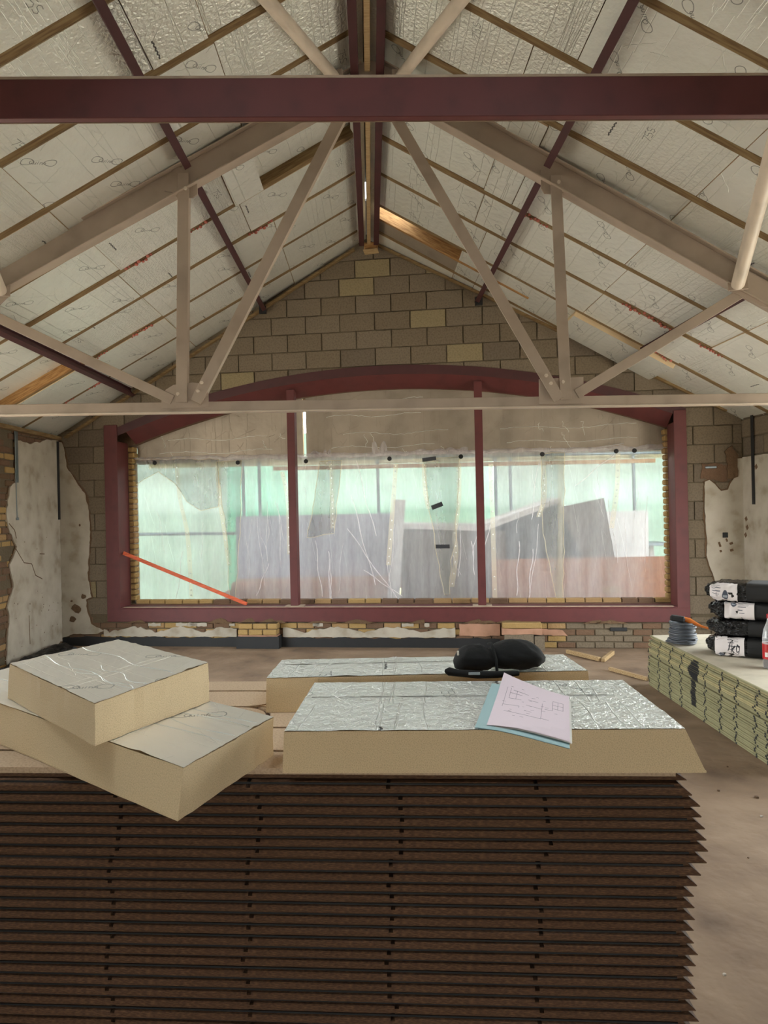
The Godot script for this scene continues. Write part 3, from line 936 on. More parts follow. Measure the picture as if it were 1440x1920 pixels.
func roof() -> void:
	var k := sqrt(1.0 + PITCH * PITCH)
	var zs := [-2.4, -3.1, -3.83, -4.535, -5.22, -5.965, -6.665, -7.39, -8.17, -8.97, -10.0]
	for side in [-1, 1]:
		var c := struct("ceiling", ["", "right roof slope: foil-faced insulation panels between timber rafters", "left roof slope: foil-faced insulation panels between timber rafters"][side])
		var reach := 4.25 if side < 0 else 4.5
		# membrane above everything, open only at the slits near the gable
		var open := [0.1, 0.42, -8.52, -8.2] if side > 0 else [3.72, 4.1, -8.1, -7.46]
		var light := [0.9, 1.85, -2.0, -1.0]      # a rooflight over each slope, near the viewer
		for q in [[0.0, open[0], -10.4, -2.0], [open[1], 4.9, -10.4, -2.0], [open[0], open[1], open[3], -2.0], [open[0], open[1], -10.4, open[2]], [0.0, light[0], light[2], 4.5], [light[1], 4.9, light[2], 4.5], [light[0], light[1], light[3], 4.5]]:
			part("underlay", box_mesh(Vector3((q[1] - q[0]) * k, 0.012, q[3] - q[2])), M.underlay, c, slope(side, (q[0] + q[1]) / 2, (q[2] + q[3]) / 2, 0.22))
		for q in [[0.0, light[0], light[2], 4.5], [light[1], 4.9, light[2], 4.5], [light[0], light[1], light[3], 4.5], [0.0, 4.9, -2.4, light[2]]]:
			part("insulation_panel", box_mesh(Vector3((q[1] - q[0]) * k, 0.1, q[3] - q[2])), M.foil_1, c, slope(side, (q[0] + q[1]) / 2, (q[2] + q[3]) / 2, 0.05))
		for i in zs.size() - 1:
			var deep := 0.2
			part("rafter", box_mesh(Vector3((reach + 0.2 - 0.08) * k, deep, 0.075), 0.003, Vector2(rng.randf() * 3, 0)), M.rafter_wood, c, slope(side, (reach + 0.28) / 2, zs[i], deep / 2 + 0.006))
		for i in zs.size() - 1:
			if i == 0:
				continue
			var z0: float = zs[i]
			var z1: float = zs[i + 1]
			var cuts := []
			if side < 0:
				cuts = [0.1, 0.93, 2.26, 3.22, reach + 0.15]
				match i:
					1, 6: cuts = [0.1, 1.15, 2.26, 3.22, reach + 0.15]
					2: cuts = [0.1, 0.95, 1.29, 2.26, 3.25, reach + 0.15]
					5: cuts = [0.1, 0.93, 1.19, 2.22, 3.22, reach + 0.15]
			else:
				cuts = [0.1, 1.05, 1.3, 2.3, 3.4, reach + 0.15]
				match i:
					1: cuts = [0.1, 1.29, 2.3, 3.4, reach + 0.15]
					2: cuts = [0.1, 1.29, 2.3, 3.4, reach + 0.15]
					3: cuts = [0.1, 1.04, 2.3, 3.4, reach + 0.15]
					6: cuts = [0.1, 1.07, 2.35, 3.4, reach + 0.15]
					7: cuts = [0.1, 1.2, 2.36, 3.4, reach + 0.15]
			for j in cuts.size() - 1:
				var lift := rng.randf_range(0.0, 0.012)
				var how := -1
				var tilt := 0.0
				if side < 0:
					if i == 2 and j == 1: lift = -0.004
					if i == 2 and j <= 1: how = 1
					if i == 3 and j == 0: how = 1
					if i == 5 and j == 1: lift = -0.03
					if i == 5 and j == 0: lift = 0.09
					if i == 7 and j == 3: lift = 0.1
					if i == 6 and j == 0: how = 1
				else:
					if i == 8 and j == 0: continue
					if i == 8 and j == 3: lift = -0.05
					if i == 4 and j == 0: lift = 0.11
					if i == 4 and j == 1: lift = -0.012
					if (i == 1 or i == 2) and j == 2: how = 2
					if i == 2 and j == 0: how = 1
				panel(c, side, cuts[j], cuts[j + 1], z0, z1, lift, how, tilt)
		part("insulation_panel", box_mesh(Vector3(0.1 * k, 0.05, 14.2)), M.foil_1, c, slope(side, 0.055, -2.3, 0.03))
		# a doubled rafter shows in the open bay on the right
		if side > 0:
			part("rafter", box_mesh(Vector3(1.75 * k, 0.2, 0.05), 0.003), M.pine, c, slope(side, 0.98, -8.55, 0.1))
			part("insulation_panel", box_mesh(Vector3(1.7 * k, 0.06, 0.34), 0.002), M.foil_dull, c, slope(side, 0.98, -8.76, 0.04))
		else:
			part("rafter", box_mesh(Vector3(1.3 * k, 0.19, 0.045), 0.003), M.pine, c, slope(side, 3.75, -8.12, 0.095))
		# lumps of red foam along the rafters
		for b in ([[1, 2, 0.9], [4, 5, 3.0], [5, 6, 1.95], [6, 6, 1.45], [6, 7, 0.95], [8, 8, 2.4], [8, 8, 2.9], [9, 9, 3.2], [9, 9, 3.6]] if side < 0 else [[7, 7, 2.55], [7, 7, 2.8], [8, 8, 3.1], [7, 7, 3.3], [5, 6, 1.4]]):
			var st := new_st()
			var z: float = zs[b[1]]
			for n in 9:
				var p := slope(side, b[2] + n * 0.028, z + rng.randf_range(-0.03, 0.03), rng.randf_range(-0.012, 0.004)).origin
				var r := rng.randf_range(0.008, 0.02)
				lathe(st, [Vector2(0.001, -r * 0.8), Vector2(r * 0.8, -r * 0.5), Vector2(r, 0.1 * r), Vector2(r * 0.7, r * 0.7), Vector2(0.001, r * 0.9)], 7, Transform3D(Basis(), p))
			part("foam_bead", st, M.foam_bead, c)
		# sagging edge strip where the slope meets the gable
		part("edge_batten", bar(new_st(), gable * Vector3(side * 0.15 + 0.03, roof_y(side * 0.15) - 0.035, 0.04), gable * Vector3(side * 4.2 + 0.1, roof_y(side * 4.2) - 0.02, 0.04), 0.03, 0.06), M.rafter_wood, c)
	var cap := struct("trim_1", "ridge capping above the two roof slopes")
	part("capping", box_mesh(Vector3(0.6, 0.03, 12.7), 0.004), M.underlay, cap, Transform3D(Basis(), Vector3(RX, 5.4, -1.85)))
	part("capping", box_mesh(Vector3(0.6, 0.03, 1.7), 0.004), M.underlay, cap, Transform3D(Basis(), Vector3(RX, 5.4, -9.55)))
	var rs := thing("ridge_board", "pale timber ridge board between the two red ridge steels", "timber")
	part("board", bar(new_st(), Vector3(0.045, 5.13, -3.0), Vector3(0.06, 5.13, -9.22), 0.14, 0.045), M.pale_wood, rs)
	var nb := thing("timber_block", "short sunlit timber block at the gable end of the ridge", "timber")
	part("block", box_mesh(Vector3(0.16, 0.09, 0.12), 0.006), M.pine, nb, Transform3D(Basis(Vector3.UP, GA), Vector3(0.085, 5.035, -9.26)))
	part("packing", box_mesh(Vector3(0.18, 0.018, 0.15), 0.003), M.pale_wood, nb, Transform3D(Basis(Vector3.UP, GA) * Basis(Vector3.BACK, 0.05), Vector3(0.085, 4.98, -9.25)))

# ---------------------------------------------------------------- steel: window frame, trusses, beams

func window_frame() -> void:
	var f := struct("window_1", "dark red steel frame of the wide arched window, with two mullions", gable)
	# posts: channel with a face, a web and a back flange
	for s in [-1, 1]:
		var a := -3.56 if s < 0 else 3.85
		var b := -3.375 if s < 0 else 3.705
		var st := new_st()
		box(st, Vector3(absf(b - a), 2.62 if s < 0 else 2.54, 0.02), Transform3D(Basis(), Vector3((a + b) / 2, 0.325 + (1.31 if s < 0 else 1.27), 0.018)), 0.003)
		box(st, Vector3(0.014, 2.4, 0.3), Transform3D(Basis(), Vector3(b - s * -0.007, 0.325 + 1.2, -0.135)), 0.003)
		part("post", st, M.red_oxide, f)
	# the arch: dark upright plate and the sloping soffit beneath it
	var up := new_st()
	var low := new_st()
	var n := 48
	for k in n:
		var s0 := lerpf(-3.56, 3.85, float(k) / n)
		var s1 := lerpf(-3.56, 3.85, float(k + 1) / n)
		var q := [arc_y(s0, 3.57), arc_y(s1, 3.57), arc_y(s0, 3.455), arc_y(s1, 3.455), arc_y(s0, 3.315), arc_y(s1, 3.315)]
		face(up, [Vector3(s0, q[2], 0.012), Vector3(s1, q[3], 0.012), Vector3(s1, q[1], 0.012), Vector3(s0, q[0], 0.012)])
		face(up, [Vector3(s0, q[0], 0.012), Vector3(s1, q[1], 0.012), Vector3(s1, q[1], -0.28), Vector3(s0, q[0], -0.28)])
		if s0 > -3.4 and s1 < 3.74:
			face(low, [Vector3(s0, q[4], -0.275), Vector3(s1, q[5], -0.275), Vector3(s1, q[3], 0.012), Vector3(s0, q[2], 0.012)])
			face(low, [Vector3(s0, q[4], -0.275), Vector3(s0, q[4] + 0.02, -0.28), Vector3(s1, q[5] + 0.02, -0.28), Vector3(s1, q[5], -0.275)])
	part("arch_beam", up, M.red_dark, f)
	part("arch_soffit", low, M.red_oxide, f)
	var sb := new_st()
	box(sb, Vector3(7.41, 0.17, 0.02), Transform3D(Basis(), Vector3(0.145, 0.41, 0.02)), 0.003)
	box(sb, Vector3(7.08, 0.016, 0.3), Transform3D(Basis(), Vector3(0.165, 0.503, -0.125)), 0.003)
	part("sill_beam", sb, M.red_oxide, f)
	part("dust_line", box_mesh(Vector3(7.0, 0.012, 0.03), 0.003), M.dusty_lip, f, Transform3D(Basis(), Vector3(0.165, 0.513, 0.005)))
	for x in [-1.02, 1.392]:
		var st := new_st()
		var top := arc_y(x, 3.4)
		box(st, Vector3(0.1, top - 0.5, 0.012), Transform3D(Basis(), Vector3(x, (top + 0.5) / 2, -0.06)), 0.002)
		box(st, Vector3(0.012, top - 0.5, 0.12), Transform3D(Basis(), Vector3(x + 0.044, (top + 0.5) / 2, -0.125)), 0.002)
		part("mullion", st, M.red_oxide, f)
		part("foot_plate", box_mesh(Vector3(0.24, 0.012, 0.14), 0.003), M.dusty_lip, f, Transform3D(Basis(), Vector3(x, 0.517, -0.1)))


func plate(st: SurfaceTool, pts: Array, z: float, t := 0.012) -> SurfaceTool:
	return prism(st, poly(pts), z - t / 2, z + t / 2)


func steelwork() -> void:
	var z := -5.6
	var t := thing("roof_truss", "cream painted steel roof truss spanning the hall before the arched window", "truss")
	var chord := new_st()
	bar(chord, Vector3(-4.19, 2.585, z), Vector3(4.44, 2.535, z), 0.075, 0.012)
	bar(chord, Vector3(-4.19, 2.552, z - 0.06), Vector3(4.44, 2.502, z - 0.06), 0.012, 0.13)
	part("bottom_chord", chord, M.cream_steel, t)
	part("edge_lip", bar(new_st(), Vector3(-4.19, 2.545, z + 0.008), Vector3(4.44, 2.495, z + 0.008), 0.012, 0.008), M.cream_tube, t)
	for s in [-1, 1]:
		var foot := Vector3(-3.55, 3.145, z) if s < 0 else Vector3(3.6, 3.005, z)
		var head := Vector3(0.05, 5.045, z) if s < 0 else Vector3(0.05, 5.1, z)
		var st := new_st()
		var d := (head - foot).normalized()
		var nrm := Vector3(-d.y, d.x, 0) * (1.0 if d.x > 0 else -1.0)
		bar(st, foot, head, 0.19, 0.012, 0.003, nrm)
		bar(st, foot - nrm * 0.09, head - nrm * 0.09, 0.012, 0.11, 0.003, nrm)
		bar(st, foot + nrm * 0.09, head + nrm * 0.09, 0.012, 0.11, 0.003, nrm)
		part("rafter_beam", st, M.cream_steel, t)
		var lo := Vector3(-1.4, 2.6, z + 0.03) if s < 0 else Vector3(1.495, 2.56, z + 0.03)
		var hi := Vector3(-1.35, 4.33, z + 0.03) if s < 0 else Vector3(1.455, 4.25, z + 0.03)
		part("post", angle_bar(lo, hi, 0.085), M.cream_steel, t)
		lo = Vector3(-1.29, 2.6, z + 0.04) if s < 0 else Vector3(1.44, 2.56, z + 0.04)
		hi = Vector3(-0.02, 4.98, z + 0.04) if s < 0 else Vector3(0.1, 4.99, z + 0.04)
		part("inner_diagonal", angle_bar(lo, hi, 0.085), M.cream_steel, t)
		lo = Vector3(-1.47, 2.62, z + 0.02) if s < 0 else Vector3(1.58, 2.6, z + 0.02)
		hi = Vector3(-3.1, 3.43, z + 0.02) if s < 0 else Vector3(2.95, 3.4, z + 0.02)
		part("outer_diagonal", angle_bar(lo, hi, 0.075), M.cream_steel, t)
	part("gusset", plate(new_st(), [-1.555, 2.56, -1.555, 2.64, -1.52, 2.7, -1.46, 2.735, -1.32, 2.75, -1.2, 2.735, -1.2, 2.56], z + 0.013), M.cream_steel, t)
	part("gusset", plate(new_st(), [1.297, 2.53, 1.3, 2.72, 1.635, 2.73, 1.635, 2.53], z + 0.013), M.cream_steel, t)
	part("gusset", plate(new_st(), [-1.42, 4.4, -1.25, 4.3, -1.25, 4.17, -1.285, 4.145, -1.405, 4.15, -1.44, 4.19, -1.5, 4.2], z + 0.014), M.cream_steel, t)
	part("gusset", plate(new_st(), [1.345, 4.3, 1.53, 4.26, 1.535, 4.14, 1.5, 4.11, 1.37, 4.12, 1.345, 4.16], z + 0.014), M.cream_steel, t)
	part("gusset", plate(new_st(), [2.74, 3.36, 2.86, 3.51, 3.18, 3.33, 3.1, 3.2, 2.98, 3.23], z + 0.03), M.cream_steel, t)
	part("gusset", plate(new_st(), [-2.68, 3.43, -2.8, 3.55, -3.1, 3.4, -3.0, 3.24, -2.82, 3.3], z + 0.03), M.cream_steel, t)
	part("gusset", plate(new_st(), [-0.2, 4.95, 0.3, 4.95, 0.06, 5.16], z + 0.03), M.cream_steel, t)
	for p in [[-1.27, 2.68], [-1.24, 2.74], [-1.42, 2.66], [1.38, 2.68], [1.345, 2.74], [1.47, 2.69], [-1.33, 4.2], [1.47, 4.19]]:
		part("bolt", lathe(new_st(), [Vector2(0.0, 0.0), Vector2(0.014, 0.0), Vector2(0.014, 0.012), Vector2(0.0, 0.014)], 6, Transform3D(Basis(Vector3.RIGHT, PI / 2), Vector3(p[0], p[1], z + 0.05))), M.cream_tube, t)
	# wind bracing: four round tubes running from the truss up towards the viewer
	var braces := [
		["cream round bracing tube left of the ridge, running from the truss top towards the viewer", Vector3(-0.2, 5.0, -5.52), Vector3(-0.56, 4.72, -4.2), 0.043],
		["cream round bracing tube right of the ridge, running from the truss top towards the viewer", Vector3(0.3, 4.99, -5.52), Vector3(0.62, 4.7, -4.2), 0.043],
		["cream round bracing tube at the right end joint of the truss", Vector3(2.79, 3.39, -5.53), Vector3(2.38, 3.77, -4.3), 0.048],
		["cream round bracing tube at the left end joint of the truss", Vector3(-2.73, 3.46, -5.53), Vector3(-2.4, 3.77, -4.3), 0.048]]
	for b in braces:
		var o := thing("bracing_tube", b[0], "steel tube")
		var far_end: Vector3 = b[1] + (b[2] - b[1]) * 1.25
		part("tube", tube(new_st(), [b[1], far_end], b[3], 18), M.cream_tube, o)
		part("end_plate", box_mesh(Vector3(0.012, 0.09, 0.14), 0.002), M.cream_steel, o, between(b[1] - (b[2] - b[1]).normalized() * 0.05, b[1] + (b[2] - b[1]).normalized() * 0.04))
	# the big dark red beam in front
	var bm := thing("tie_beam", "deep dark red steel beam crossing the whole hall close to the viewer", "steel beam")
	var bz := -3.62
	var bs := new_st()
	bar(bs, Vector3(-2.55, 3.83, bz), Vector3(2.95, 3.743, bz), 0.2, 0.012)
	bar(bs, Vector3(-2.55, 3.742, bz - 0.022), Vector3(2.95, 3.655, bz - 0.022), 0.014, 0.05)
	bar(bs, Vector3(-2.55, 3.923, bz - 0.022), Vector3(2.95, 3.836, bz - 0.022), 0.014, 0.05)
	part("beam", bs, M.red_oxide, bm)
	part("dust_line", bar(new_st(), Vector3(-2.55, 3.927, bz + 0.007), Vector3(2.95, 3.84, bz + 0.007), 0.014, 0.004), M.dusty_lip, bm)
	part("lower_lip", bar(new_st(), Vector3(-2.55, 3.737, bz - 0.05), Vector3(2.95, 3.65, bz - 0.05), 0.01, 0.005), M.dusty_lip, bm)
	# purlins in two lengths each side, butting against the truss
	var pl := [
		["dark red purlin of the left slope, upper one, on the viewer's side of the truss", Vector3(-1.32, 4.375, -2.2), Vector3(-1.32, 4.375, -5.5)],
		["dark red purlin of the left slope, upper one, between the truss and the gable", Vector3(-1.32, 4.375, -5.7), Vector3(-1.32, 4.375, -9.55)],
		["dark red purlin of the right slope, upper one, on the viewer's side of the truss", Vector3(1.395, 4.325, -2.2), Vector3(1.395, 4.325, -5.5)],
		["dark red purlin of the right slope, upper one, between the truss and the gable", Vector3(1.395, 4.325, -5.7), Vector3(1.4, 4.325, -9.17)],
		["dark red purlin of the left slope, lower one, behind the outer diagonal of the truss", Vector3(-3.13, 3.365, -5.7), Vector3(-3.12, 3.365, -9.8)],
		["dark red purlin of the right slope, lower one, behind the outer diagonal of the truss", Vector3(3.04, 3.43, -5.7), Vector3(3.04, 3.43, -8.95)]]
	for p in pl:
		var o := thing("purlin", p[0], "steel beam")
		var st := new_st()
		var a: Vector3 = p[1]
		var b: Vector3 = p[2]
		var s := signf(a.x)
		var nrm := Vector3(s * PITCH, 1, 0).normalized()
		bar(st, a, b, 0.1, 0.01, 0.002, nrm)
		bar(st, a - nrm * 0.047, b - nrm * 0.047, 0.01, 0.055, 0.002, nrm)
		bar(st, a + nrm * 0.047, b + nrm * 0.047, 0.01, 0.055, 0.002, nrm)
		part("beam", st, M.red_dark, o)
		if p[0].contains("gable"):
			part("end_cleat", box_mesh(Vector3(0.09, 0.1, 0.05), 0.004), M.bitumen, o, Transform3D(Basis(), b + Vector3(0, -0.03, 0.05)))
	for r in [["left of the two red ridge steels running to the gable", Vector3(-0.055, 5.06, -3.0), Vector3(-0.062, 5.06, -4.7), Vector3(-0.03, 5.06, -9.17)], ["right of the two red ridge steels running to the gable", Vector3(0.142, 5.06, -3.0), Vector3(0.146, 5.06, -4.7), Vector3(0.15, 5.06, -9.15)]]:
		var o := thing("ridge_steel", "dark red steel angle, " + r[0], "steel beam")
		var st := new_st()
		for e in [[r[1], r[3]]]:
			bar(st, e[0], e[1], 0.075, 0.012)
			bar(st, e[0] + Vector3(0, -0.034, 0), e[1] + Vector3(0, -0.034, 0), 0.012, 0.062)
		part("angle", st, M.red_dark, o)


func angle_bar(a: Vector3, b: Vector3, w: float) -> SurfaceTool:
	var st := new_st()
	var d := (b - a).normalized()
	var s := d.cross(Vector3.BACK).normalized()
	if s.x < 0:
		s = -s
	bar(st, a, b, w, 0.008, 0.002, s)
	bar(st, a + s * (w / 2 - 0.004) + Vector3(0, 0, -0.03), b + s * (w / 2 - 0.004) + Vector3(0, 0, -0.03), 0.008, 0.06, 0.002, s)
	return st

# ---------------------------------------------------------------- what covers the window, and the yard behind it

var fold_noise: FastNoiseLite


func film(s: float, y: float, extra := 0.0) -> Vector3:
	var n := fold_noise.get_noise_2d(s * 90.0, y * 9.0) * 0.018 + fold_noise.get_noise_2d(s * 25.0 + 300.0, y * 22.0) * 0.022
	n += 0.012 * sin(s * 23.0 + 2.0 * sin(y * 3.0)) * (0.3 + 0.7 * absf(sin(s * 1.7)))
	return Vector3(s, y, -0.385 + n + extra)


func spline(a: Array, n: int) -> Array:
	var pts := []
	for i in range(0, a.size(), 2):
		pts.append(Vector2(a[i], a[i + 1]))
	var r := []
	for k in n + 1:
		var t := float(k) / n * (pts.size() - 1)
		var i := mini(int(t), pts.size() - 2)
		r.append(pts[i].cubic_interpolate(pts[i + 1], pts[maxi(i - 1, 0)], pts[mini(i + 2, pts.size() - 1)], t - i))
	return r


func window_covering() -> void:
	fold_noise = noise(0.05, 91, FastNoiseLite.TYPE_SIMPLEX_SMOOTH, 3)
	var clip := opening(-3.36, 3.73, 0.5, 3.36)
	for b in [["foil-faced insulation board closing the top of the left window bay", -3.31, -0.95, 2.44], ["foil-faced insulation board closing the top of the middle window bay, light slits at its ends", -0.905, 1.352, 2.44], ["foil-faced insulation board closing the top of the right window bay, cracked foil", 1.4, 3.715, 2.42]]:
		var o := thing("insulation_board", b[0], "insulation board", gable, "boards closing the arch of the window")
		for q: PackedVector2Array in Geometry2D.intersect_polygons(rect(b[1], b[3], b[2], 3.5), clip):
			part("foam_core", prism(new_st(), q, -0.5, -0.445), M.foam_core, o)
			part("foil_facing", prism(new_st(), q, -0.445, -0.44), M.foil_dull, o)
		for y in [2.58, 2.76, 3.0, 3.2]:
			if y > 2.9 and b[1] != -0.905:
				continue
			var pts := []
			var a: float = b[1] + 0.25 + rng.randf() * 0.3
			var z: float = b[2] - 0.3 - rng.randf() * 0.5
			for k in 30:
				pts.append(Vector3(lerpf(a, z, k / 29.0), y + rng.randf_range(-0.006, 0.006) + 0.02 * sin(k * 0.3), -0.4385))
			part("foil_crease", tube(new_st(), pts, 0.0035, 5), M.foil_smooth, o)
		for k in 5:
			var pts := []
			var p := Vector2(rng.randf_range(b[1] + 0.3, b[2] - 0.3), rng.randf_range(2.5, 2.85))
			for e in 7:
				pts.append(Vector3(p.x, p.y, -0.4385))
				p += Vector2(rng.randf_range(-0.02, 0.04), rng.randf_range(-0.05, 0.01))
			part("foil_crease", tube(new_st(), pts, 0.003, 5), M.foil_smooth, o)
	var t := thing("plastic_sheet", "clear plastic sheeting hung across the whole window below the foil boards", "plastic sheet", gable)
	var st := grid(150, 44, func(u, v): return film(lerpf(-3.375, 3.73, u) + 0.02 * sin(v * 7.0) * (1.0 if u < 0.01 or u > 0.99 else 0.0), lerpf(0.55, 2.5 - 0.045 * u, v)), func(u, v): return Vector2(u * 7.1, v * 1.95))
	part("film", st, M.plastic_film, t)
	# gathered hem along the top
	st = grid(220, 6, func(u, v): return Vector3(lerpf(-3.36, 3.71, u), 2.505 - 0.05 * u + (v - 0.5) * (0.055 + 0.03 * fold_noise.get_noise_1d(u * 900.0)) + 0.02 * fold_noise.get_noise_1d(u * 500.0 + 77.0), -0.37 + 0.03 * sin(v * PI) + 0.025 * fold_noise.get_noise_2d(u * 2500.0, v * 40.0)), func(u, v): return Vector2(u * 7.0, v * 0.1))
	part("ruffled_hem", st, M.plastic_ruffle, t)
	for c in [[-0.75, 2.5, 0.28, 0.05], [0.1, 2.49, 0.2, 0.13], [0.75, 2.48, 0.4, 0.05], [1.1, 2.49, 0.3, 0.05], [-0.6, 2.5, 0.1, 0.06]]:
		st = grid(14, 6, func(u, v): return Vector3(c[0] + (u - 0.5) * c[2], c[1] - 0.02 + v * c[3] * (0.4 + absf(sin(u * 5.0 + c[0] * 9.0))), -0.36 + 0.03 * sin(u * 11.0 + v * 3.0)), null)
		part("loose_corner", st, M.plastic_ruffle, t)
	# doubled pieces hanging over the film
	for p in [
			[-3.32, 2.51, -2.9, 2.5, -2.1, 2.47, -2.12, 1.83, -2.37, 1.78, -2.57, 1.91, -2.74, 2.17, -2.97, 2.33, -3.21, 2.21, -3.32, 2.14],
			[-2.14, 2.44, -1.78, 2.45, -1.82, 1.46, -1.91, 0.54, -1.99, 0.54, -2.02, 1.47],
			[-0.71, 2.4, -0.41, 2.41, -0.53, 1.44, -0.9, 1.39, -0.81, 1.8],
			[0.67, 2.4, 1.14, 2.41, 1.11, 1.76, 1.07, 1.52, 1.08, 1.35, 1.0, 1.07, 0.98, 0.62, 0.91, 0.62, 0.82, 1.14, 0.77, 1.56, 0.72, 1.77],
			[2.17, 2.41, 2.47, 2.42, 2.44, 1.4, 2.41, 0.52, 2.34, 0.52, 2.18, 1.4]]:
		var pg := ragged(poly(p), 0.12, 0.012)
		var tri := Geometry2D.triangulate_polygon(pg)
		var s2 := new_st()
		for i in range(0, tri.size(), 3):
			for e in [0, 1, 2]:
				var q := pg[tri[i + e]]
				s2.set_normal(Vector3.BACK)
				s2.set_uv(q * 0.7)
				s2.add_vertex(Vector3(q.x, q.y, -0.345 + 0.004 * sin(q.x * 30.0)))
		part("doubled_film", s2, M.plastic_fold, t)
		var rim := []
		for q in pg:
			rim.append(Vector3(q.x, q.y, -0.345))
		part("folded_edge", tube(new_st(), rim, 0.006, 5, true), M.tape_strip, t)
	# perforated strips
	var strips := [
		[-2.71, 2.42, -2.68, 1.99, -2.58, 1.48, -2.55, 0.89, -2.54, 0.6], [-2.12, 2.43, -2.11, 1.98, -2.05, 1.47, -1.99, 1.03], [-1.23, 2.28, -1.16, 1.88, -1.15, 1.17],
		[-0.55, 2.37, -0.55, 1.51], [0.31, 2.34, 0.25, 1.71, 0.18, 1.01], [0.68, 2.33, 0.69, 1.98, 0.73, 1.74], [1.13, 2.32, 1.12, 1.83, 1.06, 1.42, 1.07, 1.14, 1.01, 0.72],
		[1.54, 2.31, 1.55, 1.55, 1.56, 0.51], [2.2, 2.32, 2.21, 1.88, 2.13, 1.61], [2.42, 2.38, 2.4, 1.4, 2.38, 0.51], [3.13, 2.4, 3.1, 1.93, 3.03, 1.45]]
	for d in strips:
		var mid := spline(d, 26)
		var s3 := new_st()
		for k in 26:
			var a: Vector2 = mid[k]
			var b: Vector2 = mid[k + 1]
			var w := Vector2(0.03, 0)
			face(s3, [film(a.x - w.x, a.y, 0.02), film(a.x + w.x, a.y, 0.02), film(b.x + w.x, b.y, 0.02), film(b.x - w.x, b.y, 0.02)])
		var o := part("perforated_strip", s3, M.tape_strip, t)
		var s4 := new_st()
		for k in range(1, 26, 2):
			var a: Vector2 = mid[k]
			lathe(s4, [Vector2(0.0, 0.0), Vector2(0.011, 0.0), Vector2(0.011, 0.003), Vector2(0.0, 0.003)], 7, Transform3D(Basis(Vector3.RIGHT, PI / 2), film(a.x, a.y, 0.021)))
		part("row_of_holes", s4, M.tape_hole, o).set_meta("kind", "stuff")
	for p in [[-3.01, 2.45], [-1.83, 2.42], [-0.89, 2.41], [0.23, 2.41], [1.16, 2.41], [2.19, 2.41], [3.1, 2.42], [3.32, 2.42]]:
		part("fixing_washer", lathe(new_st(), [Vector2(0.0, -0.006), Vector2(0.03, -0.006), Vector2(0.028, 0.004), Vector2(0.012, 0.009), Vector2(0.0, 0.01)], 14, Transform3D(Basis(Vector3.RIGHT, PI / 2), Vector3(p[0], p[1], -0.325))), M.bitumen, t)
	for p in [[0.75, 2.39, 0.18, 0.05, 0.1], [0.84, 1.78, 0.15, 0.06, 0.35], [0.9, 1.25, 0.18, 0.05, 0.0]]:
		part("duct_tape", box_mesh(Vector3(p[2], p[3], 0.004), 0.001), M.duct_tape, t, Transform3D(Basis(Vector3.BACK, p[4]), Vector3(p[0], p[1], -0.335)))
	# bright wrinkles pulled tight towards the lower middle
	for c in [[-0.36, 1.5, 0.28, 0.58], [-0.3, 1.95, 0.0, 0.75], [-0.8, 1.35, -0.72, 0.6], [-0.62, 1.2, -0.6, 0.56], [-1.62, 0.62, -1.45, 1.05], [-0.15, 0.95, 0.35, 0.6], [2.05, 1.2, 1.98, 0.55], [1.88, 1.3, 1.83, 0.6], [2.5, 2.42, 3.2, 2.52], [2.6, 2.0, 3.1, 2.4], [-0.22, 2.4, 0.02, 1.4]]:
		var pts := []
		for k in 12:
			var u := k / 11.0
			pts.append(film(lerpf(c[0], c[2], u) + 0.012 * sin(u * 9.0), lerpf(c[1], c[3], u), 0.012))
		part("tight_wrinkle", tube(new_st(), pts, 0.007, 5), M.plastic_ruffle, t)
	for k in 34:
		var s0 := rng.randf_range(-3.25, 3.6)
		var y0 := rng.randf_range(0.9, 2.35)
		var len := rng.randf_range(0.25, 0.95)
		var lean := rng.randf_range(-0.12, 0.12)
		var pts := []
		for e in 12:
			var u := e / 11.0
			pts.append(film(s0 + lean * u + 0.01 * sin(u * 7.0 + k), maxf(0.57, y0 - len * u), 0.008))
		part("tight_wrinkle", tube(new_st(), pts, rng.randf_range(0.003, 0.006), 5), M.plastic_ruffle, t)
	var ob := thing("batten", "orange-red painted batten leaning across the left window bay", "batten")
	part("batten", bar(new_st(), gable * Vector3(-3.36, 1.235, -0.06), gable * Vector3(-1.66, 0.545, -0.06), 0.045, 0.03, 0.004), M.orange_batten, ob)


